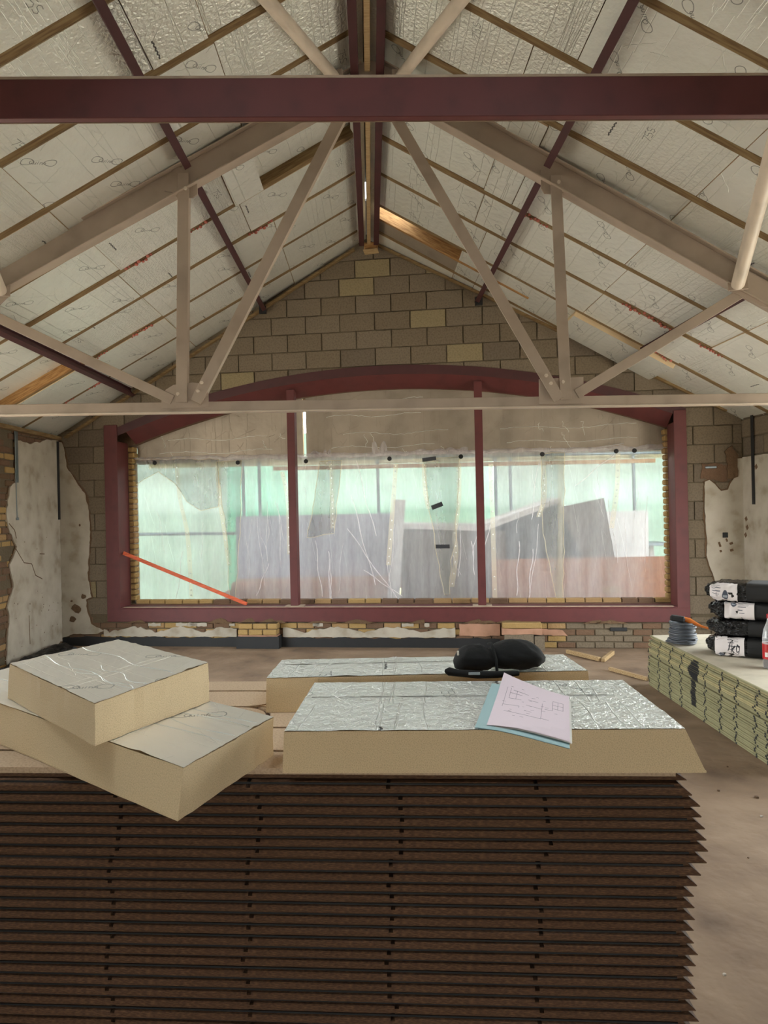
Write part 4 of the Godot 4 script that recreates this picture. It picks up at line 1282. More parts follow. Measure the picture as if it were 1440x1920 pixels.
func yard() -> void:
	var n := thing("debris_netting", "green debris netting on the scaffold in the yard outside the window", "netting", Transform3D(Basis(), Vector3(0, 0, -13.0)))
	for q in [[-2.5, -1.45, -0.2, 3.1, "netting"], [-1.45, 2.2, 1.3, 3.1, "netting_mint"], [-7.0, -2.5, -0.2, 3.4, "netting_pale"], [2.2, 7.0, -0.2, 3.4, "netting_pale"]]:
		part("net_panel", grid(60, 16, func(u, v): return Vector3(lerpf(q[0], q[1], u), lerpf(q[2], q[3], v), 0.05 * sin(u * 31.0 + q[0]) + 0.04 * sin(v * 5.0 + u * 13.0)), func(u, v): return Vector2(u * 4.0, v * 1.3)), M[q[4]], n)
	for x in [-5.4, 5.9]:
		part("side_net", grid(12, 16, func(u, v): return Vector3(x + 0.04 * sin(u * 9.0 + v * 4.0), lerpf(-0.2, 3.55, v), lerpf(0.0, 3.0 if x < 0 else 3.6, u)), func(u, v): return Vector2(u * 2.0, v * 1.3)), M.netting_pale, n)
	var sc := thing("scaffold", "grey tube scaffold standing in the yard outside the window", "scaffold", Transform3D(Basis(), Vector3(0, 0, -12.4)))
	for x in [-2.1, -1.83, 0.16, 2.13, 2.38, 4.45, -4.6]:
		part("standard", tube(new_st(), [Vector3(x, -0.26, 0), Vector3(x - 0.02, 4.6, 0)], 0.027, 10), M.scaffold, sc)
	for y in [1.42, 2.62]:
		part("ledger", tube(new_st(), [Vector3(-5.0, y, 0.06), Vector3(-2.2 if y < 2 else 5.0, y - 0.03, 0.06)], 0.027, 10), M.scaffold, sc)
	part("toe_board", box_mesh(Vector3(6.4, 0.07, 0.03), 0.004), M.pine, sc, Transform3D(Basis(), Vector3(1.6, 2.46, 0.02)))
	for k in 10:
		part("deck_board", box_mesh(Vector3(15.0, 0.04, 0.225), 0.006), M.pale_wood, sc, Transform3D(Basis(Vector3.UP, rng.randf_range(-0.002, 0.002)), Vector3(0.3, 3.62, -0.6 + 0.237 * k)))
	part("fascia_board", box_mesh(Vector3(9.4, 0.14, 0.03), 0.004), M.render_cream, sc, Transform3D(Basis(), Vector3(1.0, 2.58, -0.08)))
	var lb := thing("hoarding_board", "wide lilac-grey sheet board standing behind the left and middle window bays", "board", Transform3D(Basis(), Vector3(-0.85, 0.7, -11.6)))
	part("sheet", box_mesh(Vector3(2.5, 0.98, 0.03), 0.004), M.lilac_board, lb, Transform3D(Basis(), Vector3(0, 0.49, 0)))
	part("bottom_rail", box_mesh(Vector3(2.5, 0.1, 0.05), 0.004), M.pine, lb, Transform3D(Basis(), Vector3(0, -0.05, 0)))
	part("leg", box_mesh(Vector3(0.08, 1.0, 0.06), 0.004), M.pale_wood, lb, Transform3D(Basis(), Vector3(-1.1, -0.46, -0.06)))
	part("leg", box_mesh(Vector3(0.08, 1.0, 0.06), 0.004), M.pale_wood, lb, Transform3D(Basis(), Vector3(1.1, -0.46, -0.06)))
	for k in 7:
		var tb := thing("timber_plank", "tan plank in the stack below the lilac board outside, row %s from the ground" % ["one", "two", "three", "four", "five", "six", "seven"][k], "plank", Transform3D(Basis(Vector3.UP, rng.randf_range(-0.02, 0.02)), Vector3(-0.85 + rng.randf_range(-0.1, 0.1), -0.155 + k * 0.13, -11.2)), "planks stacked in the yard")
		part("plank", box_mesh(Vector3(2.6, 0.12, 0.3), 0.008), M.ply, tb)
	var po := thing("leaning_post", "pale grey post leaning outside beside the covered heap", "post")
	part("post", bar(new_st(), Vector3(0.25, -0.26, -10.5), Vector3(0.43, 1.88, -10.6), 0.17, 0.06, 0.006, Vector3.RIGHT), M.pale_board, po)
	# heap under a taupe tarpaulin
	var hp := thing("covered_heap", "heap of boards under a taupe tarpaulin outside the middle window bay", "tarpaulin", Transform3D(Basis(), Vector3(0, -0.26, -11.0)))
	part("cover", prism(new_st(), ragged(poly([0.42, 0.0, 0.48, 1.74, 1.0, 1.72, 1.62, 1.66, 1.95, 1.66, 1.95, 0.0]), 0.3, 0.02), -0.5, 0.3), M.tarpaulin, hp)
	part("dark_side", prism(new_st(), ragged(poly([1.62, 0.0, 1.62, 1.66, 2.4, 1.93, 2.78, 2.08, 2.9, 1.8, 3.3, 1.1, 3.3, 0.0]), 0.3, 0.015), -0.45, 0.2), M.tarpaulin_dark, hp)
	part("pale_top", prism(new_st(), poly([0.46, 1.72, 1.65, 1.66, 2.78, 2.06, 2.75, 2.12, 1.65, 1.76, 0.46, 1.8]), -0.5, 0.33), M.pale_board, hp)
	var pb := thing("tilted_panel", "brownish panel propped at a slant against the covered heap outside", "board", Transform3D(Basis(), Vector3(0, -0.26, -10.62)))
	part("panel", prism(new_st(), poly([2.72, 1.98, 3.36, 2.1, 3.52, 1.1, 3.1, 1.1]), -0.03, 0.03), M.tarpaulin, pb)
	part("strut", bar(new_st(), Vector3(2.95, 0.0, -0.05), Vector3(3.32, 2.0, -0.06), 0.07, 0.05, 0.004, Vector3.RIGHT), M.pale_wood, pb)
	var wb := thing("sheet_board", "pale grey sheet board standing behind the right window bay", "board", Transform3D(Basis(), Vector3(3.85, -0.26, -11.5)))
	part("sheet", box_mesh(Vector3(0.95, 1.9, 0.03), 0.004), M.pale_board, wb, Transform3D(Basis(), Vector3(0, 0.95, 0)))
	var hb := thing("plywood_hoarding", "orange-brown plywood hoarding low behind the right window bay", "hoarding", Transform3D(Basis(), Vector3(3.05, -0.26, -10.45)))
	part("sheet", box_mesh(Vector3(2.7, 1.26, 0.025), 0.004), M.ply, hb, Transform3D(Basis(), Vector3(0, 0.63, 0)))
	part("knot", lathe(new_st(), [Vector2(0.0, 0.0), Vector2(0.1, 0.0), Vector2(0.1, 0.004), Vector2(0.0, 0.004)], 14, Transform3D(Basis(Vector3.RIGHT, PI / 2).scaled(Vector3(1.4, 0.6, 1)), Vector3(0.35, 0.8, 0.014))), M.pine, hb)
	var tr := thing("trestle", "pale trestle table end beyond the right edge of the window", "trestle", Transform3D(Basis(), Vector3(4.35, -0.26, -11.9)))
	part("top", box_mesh(Vector3(0.7, 0.05, 0.5), 0.004), M.scaffold, tr, Transform3D(Basis(), Vector3(0, 1.36, 0)))
	part("leg", bar(new_st(), Vector3(-0.1, 0, 0), Vector3(0.1, 1.34, 0), 0.08, 0.05, 0.004, Vector3.RIGHT), M.pale_board, tr)
	part("leg", bar(new_st(), Vector3(0.35, 0, 0), Vector3(0.15, 1.34, 0), 0.08, 0.05, 0.004, Vector3.RIGHT), M.pale_board, tr)
	var hs := thing("garden_wall", "cream rendered wall at the back of the yard", "wall", Transform3D(Basis(), Vector3(0.5, -0.26, -16)))
	part("wall", box_mesh(Vector3(16, 1.9, 0.3), 0.02), M.render_cream, hs, Transform3D(Basis(), Vector3(0, 0.95, 0)))
	part("coping", box_mesh(Vector3(16.1, 0.08, 0.4), 0.02), M.block_grey, hs, Transform3D(Basis(), Vector3(0, 1.94, 0)))

# ---------------------------------------------------------------- the stack in front and what lies on it

const STACK_TOP := 1.24
const PITCH_BOARD := 0.0225


func chipboard(length: float, depth: float, notches: Array) -> ArrayMesh:     # front edge at z = 0, right end at x = 0, top at y = 0
	var st := new_st()
	var hgt := 0.0215
	var cuts := [-length]
	for s in notches:
		cuts.append(s - 0.0045)
		cuts.append(s + 0.0045)
	cuts.append(0.0)
	for i in cuts.size() - 1:
		var x0: float = cuts[i]
		var x1: float = cuts[i + 1]
		var cut := i % 2 == 1
		# profile from the top inner edge round the front to the bottom: groove lip, tongue, lower bevel
		var pr := [Vector2(-0.06, 0.0), Vector2(-0.009, 0.0), Vector2(-0.0085, -0.005), Vector2(-0.0015, -0.0062), Vector2(0.0, -0.0085), Vector2(0.0, -0.0185), Vector2(-0.003, -0.0215), Vector2(-0.06, -0.0215)]
		if cut:
			pr = [Vector2(-0.06, -0.011), Vector2(-0.0, -0.011), Vector2(0.0, -0.0185), Vector2(-0.003, -0.0215), Vector2(-0.06, -0.0215)]
		var end := i == cuts.size() - 2
		var skew := func(p: Vector2) -> float:
			return 0.022 * clampf(-p.y / 0.0185, 0.0, 1.0) if end else 0.0
		for k in pr.size() - 1:
			var a: Vector2 = pr[k]
			var b: Vector2 = pr[k + 1]
			face(st, [Vector3(x0, a.y, a.x), Vector3(x0, b.y, b.x), Vector3(x1 + skew.call(b), b.y, b.x), Vector3(x1 + skew.call(a), a.y, a.x)])
		if cut:
			for x in [x0, x1]:
				face(st, [Vector3(x, 0, -0.06), Vector3(x, -0.011, -0.06), Vector3(x, -0.011, 0.0), Vector3(x, 0, -0.009)])
		if end:
			face(st, [Vector3(0.0, 0, -0.06), Vector3(0.0, 0.0, -0.009), Vector3(0.022, -0.0185, 0.0), Vector3(0.022, -hgt, -0.003), Vector3(0.022, -hgt, -0.06)])
	# body behind the edge
	box(st, Vector3(length, hgt, depth - 0.06), Transform3D(Basis(), Vector3(-length / 2, -hgt / 2, -0.06 - (depth - 0.06) / 2)))
	face(st, [Vector3(0, 0, -0.06), Vector3(0.022, -hgt, -0.06), Vector3(0.022, -hgt, -depth), Vector3(0, 0, -depth)])
	return st.commit()


func board_stack() -> void:
	var front := Vector3(1, 0, 0.072).normalized()
	var base := Transform3D(Basis(front, Vector3.UP, front.cross(Vector3.UP)), Vector3(0.607, STACK_TOP, -1.462))
	var group := "chipboard floor boards in the tall stack"
	var label := "dark brown chipboard floor board with grooved edges, one layer of the tall foreground stack"
	var meshes := []
	for v in 26:
		var nn := []
		for k in 8:
			nn.append(-2.35 + 0.295 * k + 0.007 * sin(v * 0.6) + rng.randf_range(-0.004, 0.004))
		meshes.append(chipboard(2.4, 0.77, nn))
	var shifts := [0.0, 0.0, 0.012, 0.02, 0.028, 0.03, 0.03, 0.024, 0.014, 0.006, 0.002, 0.004, 0.004, 0.0, 0.0, 0.004, 0.0, -0.002, 0.002, 0.0, 0.0, 0.002, 0.0, -0.002, 0.0, 0.0]
	for i in 26:
		if i == 0:
			continue
		var t := thing("chipboard", label, "chipboard", base, group)
		var drift := Vector3(shifts[i] - 0.004 + rng.randf_range(-0.004, 0.004), -i * PITCH_BOARD, rng.randf_range(-0.004, 0.003))
		t.transform = base * Transform3D(Basis(Vector3.UP, rng.randf_range(-0.0012, 0.0012)), drift)
		part("board", meshes[i], M.chip_edge, t)
		# the routed end of the tongue and the groove read as separate lines
		part("groove", box_mesh(Vector3(2.36, 0.0035, 0.004)), M.bitumen, t, Transform3D(Basis(), Vector3(-1.19, -0.0033, -0.0082)))
	# topmost board: grooves for heating pipe routed in its upper face
	var top := thing("chipboard", "topmost chipboard board of the foreground stack, pipe grooves routed in its pale upper face", "chipboard", base, group)
	top.transform = base * Transform3D(Basis(), Vector3(-0.006, 0, -0.02))
	var plate_ := rect(-2.4, -0.77, 0.0, 0.0)
	var lines := [[-2.6, -0.11, 0.2, -0.11], [-2.6, -0.285, 0.2, -0.285], [-2.6, -0.475, 0.2, -0.475], [-2.6, -0.65, 0.2, -0.65]]
	for r in [[-1.0, 0.2], [-0.62, 0.2], [-1.28, 0.2]]:
		for j in 3:
			var z0: float = [-0.11, -0.285, -0.475][j]
			var z1: float = [-0.285, -0.475, -0.65][j]
			var c := [r[0] - 0.1, z0]
			for k in 9:
				var a := k / 8.0 * PI / 2
				c.append_array([r[0] + 0.09 * sin(a), lerpf(z0, z1, (1.0 - cos(a)) * 0.5)])
			for k in 9:
				var a := k / 8.0 * PI / 2
				c.append_array([r[0] + 0.09 * cos(a), lerpf(z0, z1, 0.5 + sin(a) * 0.5)])
			c.append_array([r[0] - 0.1, z1])
			lines.append(c)
	var pieces: Array[PackedVector2Array] = [plate_]
	for l in lines:
		var cutter: Array = Geometry2D.offset_polyline(poly(l), 0.0065, Geometry2D.JOIN_ROUND, Geometry2D.END_BUTT)
		for cu: PackedVector2Array in cutter:
			var next: Array[PackedVector2Array] = []
			for p in pieces:
				for q: PackedVector2Array in Geometry2D.clip_polygons(p, cu):
					if not Geometry2D.is_polygon_clockwise(q):
						next.append(q)
			pieces = next
	var st := new_st()
	for q in pieces:
		if q.size() >= 3:
			prism(st, q, -0.013, 0.0, Transform3D(Basis(Vector3.RIGHT, Vector3(0, 0, 1), Vector3.UP), Vector3.ZERO))
	part("grooved_face", st, M.chip_top, top)
	part("board", meshes[0], M.chip_edge, top, Transform3D(Basis().scaled(Vector3(1, 0.72, 1)), Vector3(0, -0.0062, 0)))
	var rest := thing("chipboard_pile", "lower part of the foreground chipboard stack, running down to the floor below the picture", "chipboard", Transform3D(), group)
	rest.set_meta("kind", "stuff")
	var rs := new_st()
	var h := STACK_TOP - 26 * PITCH_BOARD
	var n := 28
	for k in n:
		box(rs, Vector3(2.39, h / n - 0.002, 0.75), base * Transform3D(Basis(), Vector3(-1.195, -STACK_TOP + (k + 0.5) * h / n, -0.385)))
	part("boards", rs, M.chip_edge, rest)


func foam_board(label: String, top4: Array, y_top: float, bot4: Array, y_bot: float, foil: String, seed_: int) -> void:     # corners front left, front right, back right, back left
	var t := thing("foam_board", label, "insulation board", Transform3D(), "offcuts of foam insulation on the chipboard stack")
	var nz := noise(0.9, seed_, FastNoiseLite.TYPE_SIMPLEX_SMOOTH, 3)
	var edge := func(c: Array, y: float, n: int, amp: float, o: float) -> Array:
		var r := []
		for i in 4:
			var a: Vector2 = c[i]
			var b: Vector2 = c[(i + 1) % 4]
			for k in n:
				var p := a.lerp(b, float(k) / n)
				var d := (b - a).orthogonal().normalized() * nz.get_noise_2d(p.x * 30.0 + o, p.y * 30.0) * amp * (1.0 if k else 0.3)
				r.append(Vector3(p.x + d.x, y, p.y + d.y))
		return r
	var n := 16
	var hi: Array = edge.call(top4, y_top, n, 0.006, 0.0)
	var lo: Array = edge.call(bot4, y_bot, n, 0.004, 50.0)
	var st := new_st()
	var mid := []
	for i in hi.size():
		mid.append((hi[i] + lo[i]) / 2 + Vector3(nz.get_noise_1d(i * 5.0), 0, nz.get_noise_1d(i * 5.0 + 90.0)) * 0.004)
	for i in hi.size():
		var j := (i + 1) % hi.size()
		face(st, [lo[i], lo[j], mid[j], mid[i]])
		face(st, [mid[i], mid[j], hi[j], hi[i]])
	var top_poly := PackedVector2Array()
	for p in hi: top_poly.append(Vector2(p.x, p.z))
	var bot_poly := PackedVector2Array()
	for p in lo: bot_poly.append(Vector2(p.x, p.z))
	var down := Transform3D(Basis(Vector3.RIGHT, Vector3.BACK, Vector3.UP), Vector3.ZERO)
	prism(st, top_poly, y_top - 0.004, y_top - 0.001, down)
	prism(st, bot_poly, y_bot, y_bot + 0.004, down)
	part("foam_core", st, M.foam_core, t)
	# foil facing: a thin wrinkled skin a little short of the edge, lifted here and there
	var ft := func(u: float, v: float) -> Vector3:
		var f: Vector2 = (top4[0] as Vector2).lerp(top4[1], u)
		var b: Vector2 = (top4[3] as Vector2).lerp(top4[2], u)
		var p := f.lerp(b, v)
		var e := minf(minf(u, 1.0 - u), minf(v, 1.0 - v))
		var lift := 0.0016 + 0.0012 * nz.get_noise_2d(p.x * 40.0, p.y * 40.0) + 0.006 * maxf(0.0, nz.get_noise_2d(p.x * 9.0 + 40.0, p.y * 9.0) - 0.25) * smoothstep(0.08, 0.0, e)
		return Vector3(p.x, y_top + lift, p.y)
	var du := (top4[1] as Vector2).distance_to(top4[0])
	var dv := (top4[3] as Vector2).distance_to(top4[0])
	part("foil_facing", grid(48, 32, ft, func(u, v): return Vector2(u * du, (1.0 - v) * dv) * 1.3 + Vector2(seed_ * 0.37, seed_ * 0.21)), M[foil], t)
	# long creases in the foil
	for k in 4:
		var u0 := rng.randf_range(0.04, 0.9)
		var pts := []
		for e in 15:
			pts.append((ft.call(clampf(u0 + 0.03 * sin(e * 0.8 + k) + 0.01 * e * (k % 3 - 1) * 0.3, 0.01, 0.99), 0.01 + e / 14.0 * (0.98 if k % 2 else 0.5)) as Vector3) + Vector3(0, 0.0002, 0))
		part("foil_crease", tube(new_st(), pts, 0.0011, 5), M.foil_smooth, t)
	for k in 2:
		var v0 := rng.randf_range(0.2, 0.8)
		var pts := []
		for e in 21:
			pts.append((ft.call(0.02 + e / 20.0 * 0.9, v0) as Vector3) + Vector3(0, 0.0002, 0))
		part("foil_crease", tube(new_st(), pts, 0.0007, 5), M[foil], t)


func foam_boards() -> void:
	foam_board("long foil-faced foam board across the front of the stack, drawing lying on it",
		[Vector2(-0.182, -1.494), Vector2(0.612, -1.456), Vector2(0.628, -1.863), Vector2(-0.151, -1.903)], 1.33,
		[Vector2(-0.189, -1.508), Vector2(0.655, -1.461), Vector2(0.655, -1.863), Vector2(-0.158, -1.905)], STACK_TOP + 0.001, "foil_ripple", 3)
	foam_board("long foil-faced foam board at the back edge of the stack, black cap lying on it",
		[Vector2(-0.284, -1.968), Vector2(0.574, -1.977), Vector2(0.565, -2.192), Vector2(-0.27, -2.2)], 1.33,
		[Vector2(-0.286, -1.96), Vector2(0.58, -1.972), Vector2(0.572, -2.19), Vector2(-0.272, -2.2)], STACK_TOP + 0.001, "foil_ripple", 5)
	foam_board("lower of the two left foam boards, its corner jutting over the stack's front",
		[Vector2(-0.335, -1.295), Vector2(-0.217, -1.599), Vector2(-1.02, -2.27), Vector2(-1.15, -1.98)], 1.33,
		[Vector2(-0.345, -1.285), Vector2(-0.222, -1.62), Vector2(-1.02, -2.28), Vector2(-1.15, -1.965)], STACK_TOP + 0.001, "foil_lined", 8)
	foam_board("upper of the two foam boards on the left, square offcut set across the lower one",
		[Vector2(-0.536, -1.42), Vector2(-0.397, -1.781), Vector2(-0.731, -2.128), Vector2(-0.893, -1.818)], 1.413,
		[Vector2(-0.536, -1.417), Vector2(-0.385, -1.73), Vector2(-0.735, -2.12), Vector2(-0.89, -1.80)], 1.333, "foil_lined", 13)


func cap_and_papers() -> void:
	# black cap lying on the rear foam board
	var c := thing("cap", "black fabric cap lying on its side on the rear foam board", "cap", Transform3D(Basis(Vector3.UP, 0.05), Vector3(0.345, 1.333, -1.995)))
	var nz := noise(1.0, 55, FastNoiseLite.TYPE_SIMPLEX_SMOOTH, 3)
	var lobe := func(cx: float, cz: float, rx: float, ry: float, rz: float, lean: float) -> SurfaceTool:
		return grid(40, 22, func(u, v):
			var a: float = u * TAU
			var e: float = v * PI
			var d := Vector3(sin(e) * cos(a), -cos(e), sin(e) * sin(a))
			var r := 1.0 + 0.07 * nz.get_noise_3d(d.x * 1.8 + cx * 20.0, d.y * 1.8, d.z * 1.8)
			var p := Vector3(d.x * rx * r, (d.y * r * 0.5 + 0.5) * ry, d.z * rz * r)
			p.x += lean * p.y
			p.y = maxf(p.y - maxf(0.0, absf(p.x) / rx - 0.4) * ry * 0.22, 0.0005)
			return p + Vector3(cx, 0, cz), null, true)
	part("crown", lobe.call(0.052, -0.01, 0.08, 0.08, 0.07, -0.25), M.black_cloth, c)
	part("front_panel", lobe.call(-0.075, 0.0, 0.058, 0.072, 0.055, 0.1), M.black_cloth, c)
	part("seam", tube(new_st(), [Vector3(-0.024, 0.002, 0.064), Vector3(-0.026, 0.04, 0.062), Vector3(-0.026, 0.064, 0.035), Vector3(-0.026, 0.074, 0.0), Vector3(-0.026, 0.066, -0.03)], 0.004, 8), M.black_cloth, c)
	part("strap", tube(new_st(), [Vector3(0.03, 0.006, 0.072), Vector3(-0.03, 0.008, 0.085), Vector3(-0.08, 0.009, 0.083), Vector3(-0.13, 0.013, 0.075), Vector3(-0.152, 0.017, 0.07), Vector3(-0.158, 0.016, 0.062)], [0.006, 0.009, 0.01, 0.009, 0.011, 0.006], 10), M.black_cloth, c)
	part("buckle", box_mesh(Vector3(0.03, 0.007, 0.004), 0.001), M.galvanised, c, Transform3D(Basis(Vector3.UP, -0.1), Vector3(-0.09, 0.014, 0.092)))
	part("label_tag", box_mesh(Vector3(0.006, 0.012, 0.004), 0.001), M.tag_white, c, Transform3D(Basis(Vector3.UP, 0.9), Vector3(-0.12, 0.055, 0.028)))
	# drawing over a blue folder
	var fo := thing("plastic_folder", "pale blue plastic folder under the pink drawing sheet", "folder")
	var q4 := [Vector2(0.201, -1.478), Vector2(0.361, -1.368), Vector2(0.443, -1.689), Vector2(0.295, -1.84)]
	var fs := func(u: float, v: float) -> Vector3:
		var p: Vector2 = (q4[0] as Vector2).lerp(q4[1], u).lerp((q4[3] as Vector2).lerp(q4[2], u), v)
		return Vector3(p.x, 1.3342 - 0.008 * maxf(0.0, p.y + 1.45) / 0.08 + 0.002 * sin(u * 4.0), p.y)
	part("sheet", shell(new_st(), 12, 12, fs, func(u, v): return Vector2(u, v), Vector3(0, 0.0012, 0)), M.folder_blue, fo)
	var dr := thing("drawing_sheet", "pinkish sheet with a hand-drawn floor plan, far corner curling up", "paper")
	var p4 := [Vector2(0.226, -1.485), Vector2(0.366, -1.385), Vector2(0.447, -1.69), Vector2(0.312, -1.812)]
	var ps := func(u: float, v: float) -> Vector3:
		var p: Vector2 = (p4[0] as Vector2).lerp(p4[1], u).lerp((p4[3] as Vector2).lerp(p4[2], u), v)
		var curl := pow(maxf(0.0, v - 0.55) / 0.45, 2.0) * pow(1.0 - u, 1.5) * 0.03
		var sag := 0.004 * sin(u * PI) * (1.0 - v)
		return Vector3(p.x + curl * 0.3, 1.3375 + curl + sag - 0.006 * maxf(0.0, p.y + 1.45) / 0.07, p.y)
	part("sheet", shell(new_st(), 18, 18, ps, func(u, v): return Vector2(u, 1.0 - v), Vector3(0, 0.0006, 0)), M.drawing_paper, dr)
	part("under_sheet", shell(new_st(), 14, 14, func(u, v): return (ps.call(u, v * 0.9) as Vector3) + Vector3(0.003, -0.0022, 0.004), func(u, v): return Vector2(u, v), Vector3(0, 0.0006, 0)), M.tag_white, dr)

# ---------------------------------------------------------------- right side

func green_stack() -> void:
	var group := "green plasterboard sheets in the stack on the right"
	var label := "green plasterboard sheet, one layer of the low stack along the right wall"
	var n := 32
	var hgt := 0.4785
	var marks := [7.17, 6.9, 6.63, 6.38, 5.9, 5.63, 5.38, 5.09, 4.93, 4.7]
	var sheet := box_mesh(Vector3(1.2, 0.0142, 2.5), 0.0035)
	for i in n:
		var y := 0.0078 + i * 0.01495
		var upper := i > 19
		var jx := rng.randf_range(-0.006, 0.006) + (0.012 if i == 19 or i == 20 else 0.0) + (0.03 * (i - 24) / 8.0 if i > 24 else 0.0)
		var jz := rng.randf_range(-0.015, 0.015) + (0.08 if i % 5 == 4 and i > 15 else 0.0)
		var t := thing("plasterboard", label if i < n - 1 else "topmost green plasterboard sheet of the low stack, coil and black rolls on it", "plasterboard", Transform3D(Basis(Vector3.UP, -0.022), Vector3(3.25 + jx, y, -5.93 + jz)), group)
		part("sheet", sheet, M.green_core_pale if i in [22, 23, 26, 27, 30] else (M.green_face if i == n - 1 else M.green_core), t)
		var st := new_st()
		for m in marks:
			var zz: float = -m + 5.93 - jz + 0.02 * sin(i * 1.3 + m * 4.0) + rng.randf_range(-0.008, 0.008)
			if absf(zz) < 1.24:
				box(st, Vector3(0.003, 0.0125, rng.randf_range(0.016, 0.024)), Transform3D(Basis(Vector3.RIGHT, 0.0), Vector3(-0.6, -0.001, zz)))
		part("edge_print", st, M.black_ink, t)
		if i > 4 and i < n - 2:
			var w: float = 0.08 + 0.14 * clampf(1.0 - absf(i - 24) / 6.0, 0.0, 1.0) + rng.randf_range(0, 0.02)
			part("black_smear", box_mesh(Vector3(0.003, 0.014, w), 0.001), M.black_ink, t, Transform3D(Basis(), Vector3(-0.6, 0.0, -6.12 + 5.93 - jz)))
		if i == n - 1:
			part("green_edge", box_mesh(Vector3(0.02, 0.0146, 2.5), 0.003), M.green_core, t, Transform3D(Basis(), Vector3(-0.592, 0.0, 0)))


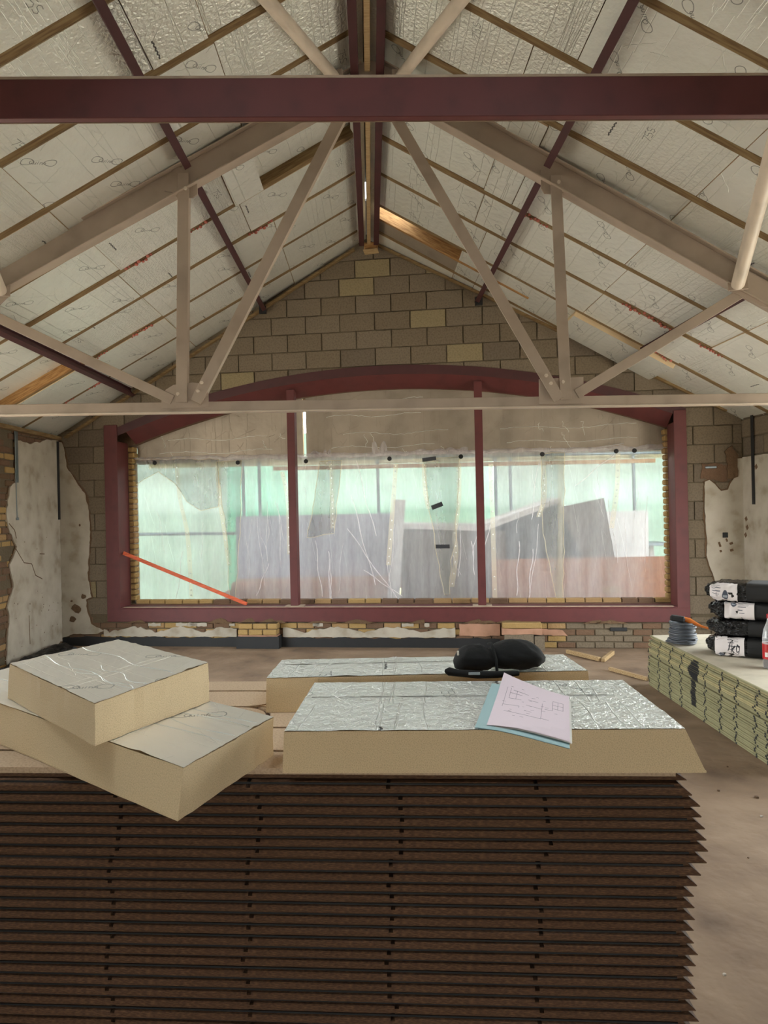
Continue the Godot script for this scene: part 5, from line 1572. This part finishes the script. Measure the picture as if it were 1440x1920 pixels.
func packs_and_coil() -> void:
	var top := 0.482
	# coil of grey cable
	var coil := thing("cable_coil", "coil of grey cable standing on the far end of the green plasterboard", "cable coil", Transform3D(Basis(), Vector3(2.82, top, -6.72)))
	var path := []
	for k in 12 * 26:
		var a := TAU * k / 26.0
		var turn := k / 26.0
		var r := 0.105 + (0.012 if int(turn) % 2 else 0.0) + 0.006 * sin(turn * 5.0) - 0.0015 * turn
		path.append(Vector3(cos(a) * r, 0.012 + turn * 0.0155, sin(a) * r))
	part("cable", tube(new_st(), path, 0.0105, 8), M.grey_cable, coil)
	var loose := []
	for k in 26:
		var a := k / 25.0 * TAU * 0.9 + 1.6
		loose.append(Vector3(cos(a) * 0.13 - 0.01, 0.012 + 0.035 * (0.5 + 0.5 * sin(a + 0.4)), sin(a) * 0.13))
	part("loose_turn", tube(new_st(), loose, 0.008, 8), M.grey_cable, coil)
	var ch := thing("brush", "black bristled brush with orange handle lying across the cable coil", "brush")
	part("bristles", bar(new_st(), Vector3(2.72, top + 0.236, -6.74), Vector3(2.83, top + 0.222, -6.68), 0.05, 0.08, 0.012), M.bitumen, ch)
	part("handle", tube(new_st(), [Vector3(2.82, top + 0.226, -6.685), Vector3(2.86, top + 0.216, -6.67), Vector3(2.94, top + 0.172, -6.62), Vector3(3.01, top + 0.15, -6.57)], [0.022, 0.024, 0.011, 0.009], 12), M.orange_handle, ch)
	# four flat black rolls
	var rolls := [[0.0, 0.165, 0.0, "lowest of the four black wrapped rolls, handwritten white label", 2], [0.165, 0.14, 0.01, "second black wrapped roll from below, no label in view", -1], [0.305, 0.15, 0.03, "third black wrapped roll from below, white label at its middle", 1], [0.455, 0.155, 0.0, "topmost black wrapped roll, white label at its crumpled end", 0]]
	var nz := noise(1.0, 77, FastNoiseLite.TYPE_SIMPLEX_SMOOTH, 3)
	for r in rolls:
		var o := thing("plastic_roll", r[3], "plastic roll", Transform3D(Basis(Vector3.UP, -0.62), Vector3(3.27 + r[2], top + r[0], -6.12)), "black plastic rolls stacked on the plasterboard")
		var h: float = r[1]
		var sd: float = r[0] * 70.0
		var body := func(u: float, v: float) -> Vector3:       # u round the section, v along
			var a := u * TAU
			var x := lerpf(-0.44, 0.62, v)
			var end := smoothstep(0.0, 0.1, v) * smoothstep(1.0, 0.97, v)
			var crumple := (1.0 - smoothstep(0.1, 0.42, v))
			var ry := h / 2 * (0.6 + 0.42 * end) * (1.0 + crumple * 0.22 * nz.get_noise_2d(a * 1.6 + sd, v * 22.0))
			var rz := 0.2 * (0.55 + 0.45 * end) * (1.0 + crumple * 0.16 * nz.get_noise_2d(a * 2.1 + sd + 30.0, v * 14.0))
			var p := Vector2(signf(cos(a)) * pow(absf(cos(a)), 0.42), signf(sin(a)) * pow(absf(sin(a)), 0.42))
			return Vector3(x, clampf(h / 2 + p.y * ry, 0.001, h - 0.001), p.x * rz)
		part("wrapping", grid(48, 44, func(u, v): return body.call(u, lerpf(0.3, 1.0, v)), func(u, v): return Vector2(u, v), false), M.black_wrap, o)
		part("shiny_end", grid(48, 34, func(u, v): return body.call(u, lerpf(0.0, 0.3, v)), func(u, v): return Vector2(u, v), false), M.black_plastic, o)
		if r[4] >= 0:
			var v0: float = [0.03, 0.12, 0.07][r[4]]
			part("paper_label", grid(10, 10, func(u, v):
				var p: Vector3 = body.call(lerpf(-0.155, 0.15, v), v0 + u * 0.21)
				return Vector3(p.x, p.y, p.z + 0.012), func(u, v): return Vector2(u, 1.0 - v)), M["pack_label_%d" % r[4]], o)
		part("crumpled_end", grid(26, 16, func(u, v):
			var a: float = u * TAU
			var rr := lerpf(0.02, 0.085, v) * (1.0 + 0.3 * nz.get_noise_2d(a * 2.2 + sd, v * 4.0))
			return Vector3(-0.47 + v * 0.1, h / 2 + sin(a) * minf(rr, h * 0.45), cos(a) * rr * 1.6), null, true), M.black_plastic, o)
	var bt := thing("bottle", "clear plastic drink bottle with red cap and red label beside the black rolls", "bottle", Transform3D(Basis(Vector3.UP, 1.9), Vector3(3.04, top, -5.66)))
	part("body", lathe(new_st(), [Vector2(0.03, 0.0), Vector2(0.046, 0.006), Vector2(0.05, 0.04), Vector2(0.05, 0.19), Vector2(0.05, 0.235), Vector2(0.043, 0.29), Vector2(0.022, 0.345), Vector2(0.015, 0.37), Vector2(0.014, 0.39)], 28), M.clear_bottle, bt)
	part("drink", lathe(new_st(), [Vector2(0.0, 0.004), Vector2(0.042, 0.008), Vector2(0.046, 0.04), Vector2(0.046, 0.085), Vector2(0.0, 0.085)], 24), M.cola, bt)
	part("label", lathe(new_st(), [Vector2(0.0508, 0.075), Vector2(0.0512, 0.2)], 28), M.bottle_label, bt)
	part("cap", lathe(new_st(), [Vector2(0.0, 0.415), Vector2(0.0, 0.385), Vector2(0.019, 0.385), Vector2(0.019, 0.412), Vector2(0.016, 0.416), Vector2(0.0, 0.416)], 20), M.red_cap, bt)


func floor_bits() -> void:
	for p in [["timber offcut on the floor near the far wall, longer of the two touching", Vector3(2.3, 0.025, -8.75), Vector3(2.53, 0.03, -8.25), 0.045], ["timber offcut on the floor near the far wall, shorter of the two touching", Vector3(2.56, 0.026, -8.22), Vector3(2.8, 0.026, -8.62), 0.045], ["thin timber offcut on the floor touching the far end of the plasterboard stack", Vector3(2.5, 0.02, -7.82), Vector3(2.72, 0.02, -7.32), 0.036]]:
		var o := thing("timber_offcut", p[0], "timber offcut")
		part("offcut", bar(new_st(), p[1], p[2], p[3], p[3] * 0.9, 0.003), M.pale_wood, o)
	var m := thing("membrane", "black plastic membrane crumpled along the foot of the left wall", "membrane")
	var nz := noise(1.0, 31, FastNoiseLite.TYPE_SIMPLEX_SMOOTH, 3)
	part("strip", grid(80, 14, func(u, v):
		var z := lerpf(-9.55, -6.9, u)
		var a: float = v * PI
		return Vector3(-4.13 + (1.0 - cos(a)) * (0.16 + 0.05 * nz.get_noise_1d(u * 14.0)), 0.006 + sin(a) * (0.07 + 0.06 * nz.get_noise_2d(u * 12.0, v * 3.0)) + 0.05 * (1.0 - v), z), null), M.black_membrane, m)
	part("fold", tube(new_st(), [Vector3(-3.95, 0.03, -9.5), Vector3(-3.72, 0.06, -9.2), Vector3(-3.75, 0.05, -8.6), Vector3(-3.68, 0.04, -7.9), Vector3(-3.75, 0.04, -7.2)], 0.035, 10), M.black_membrane, m)
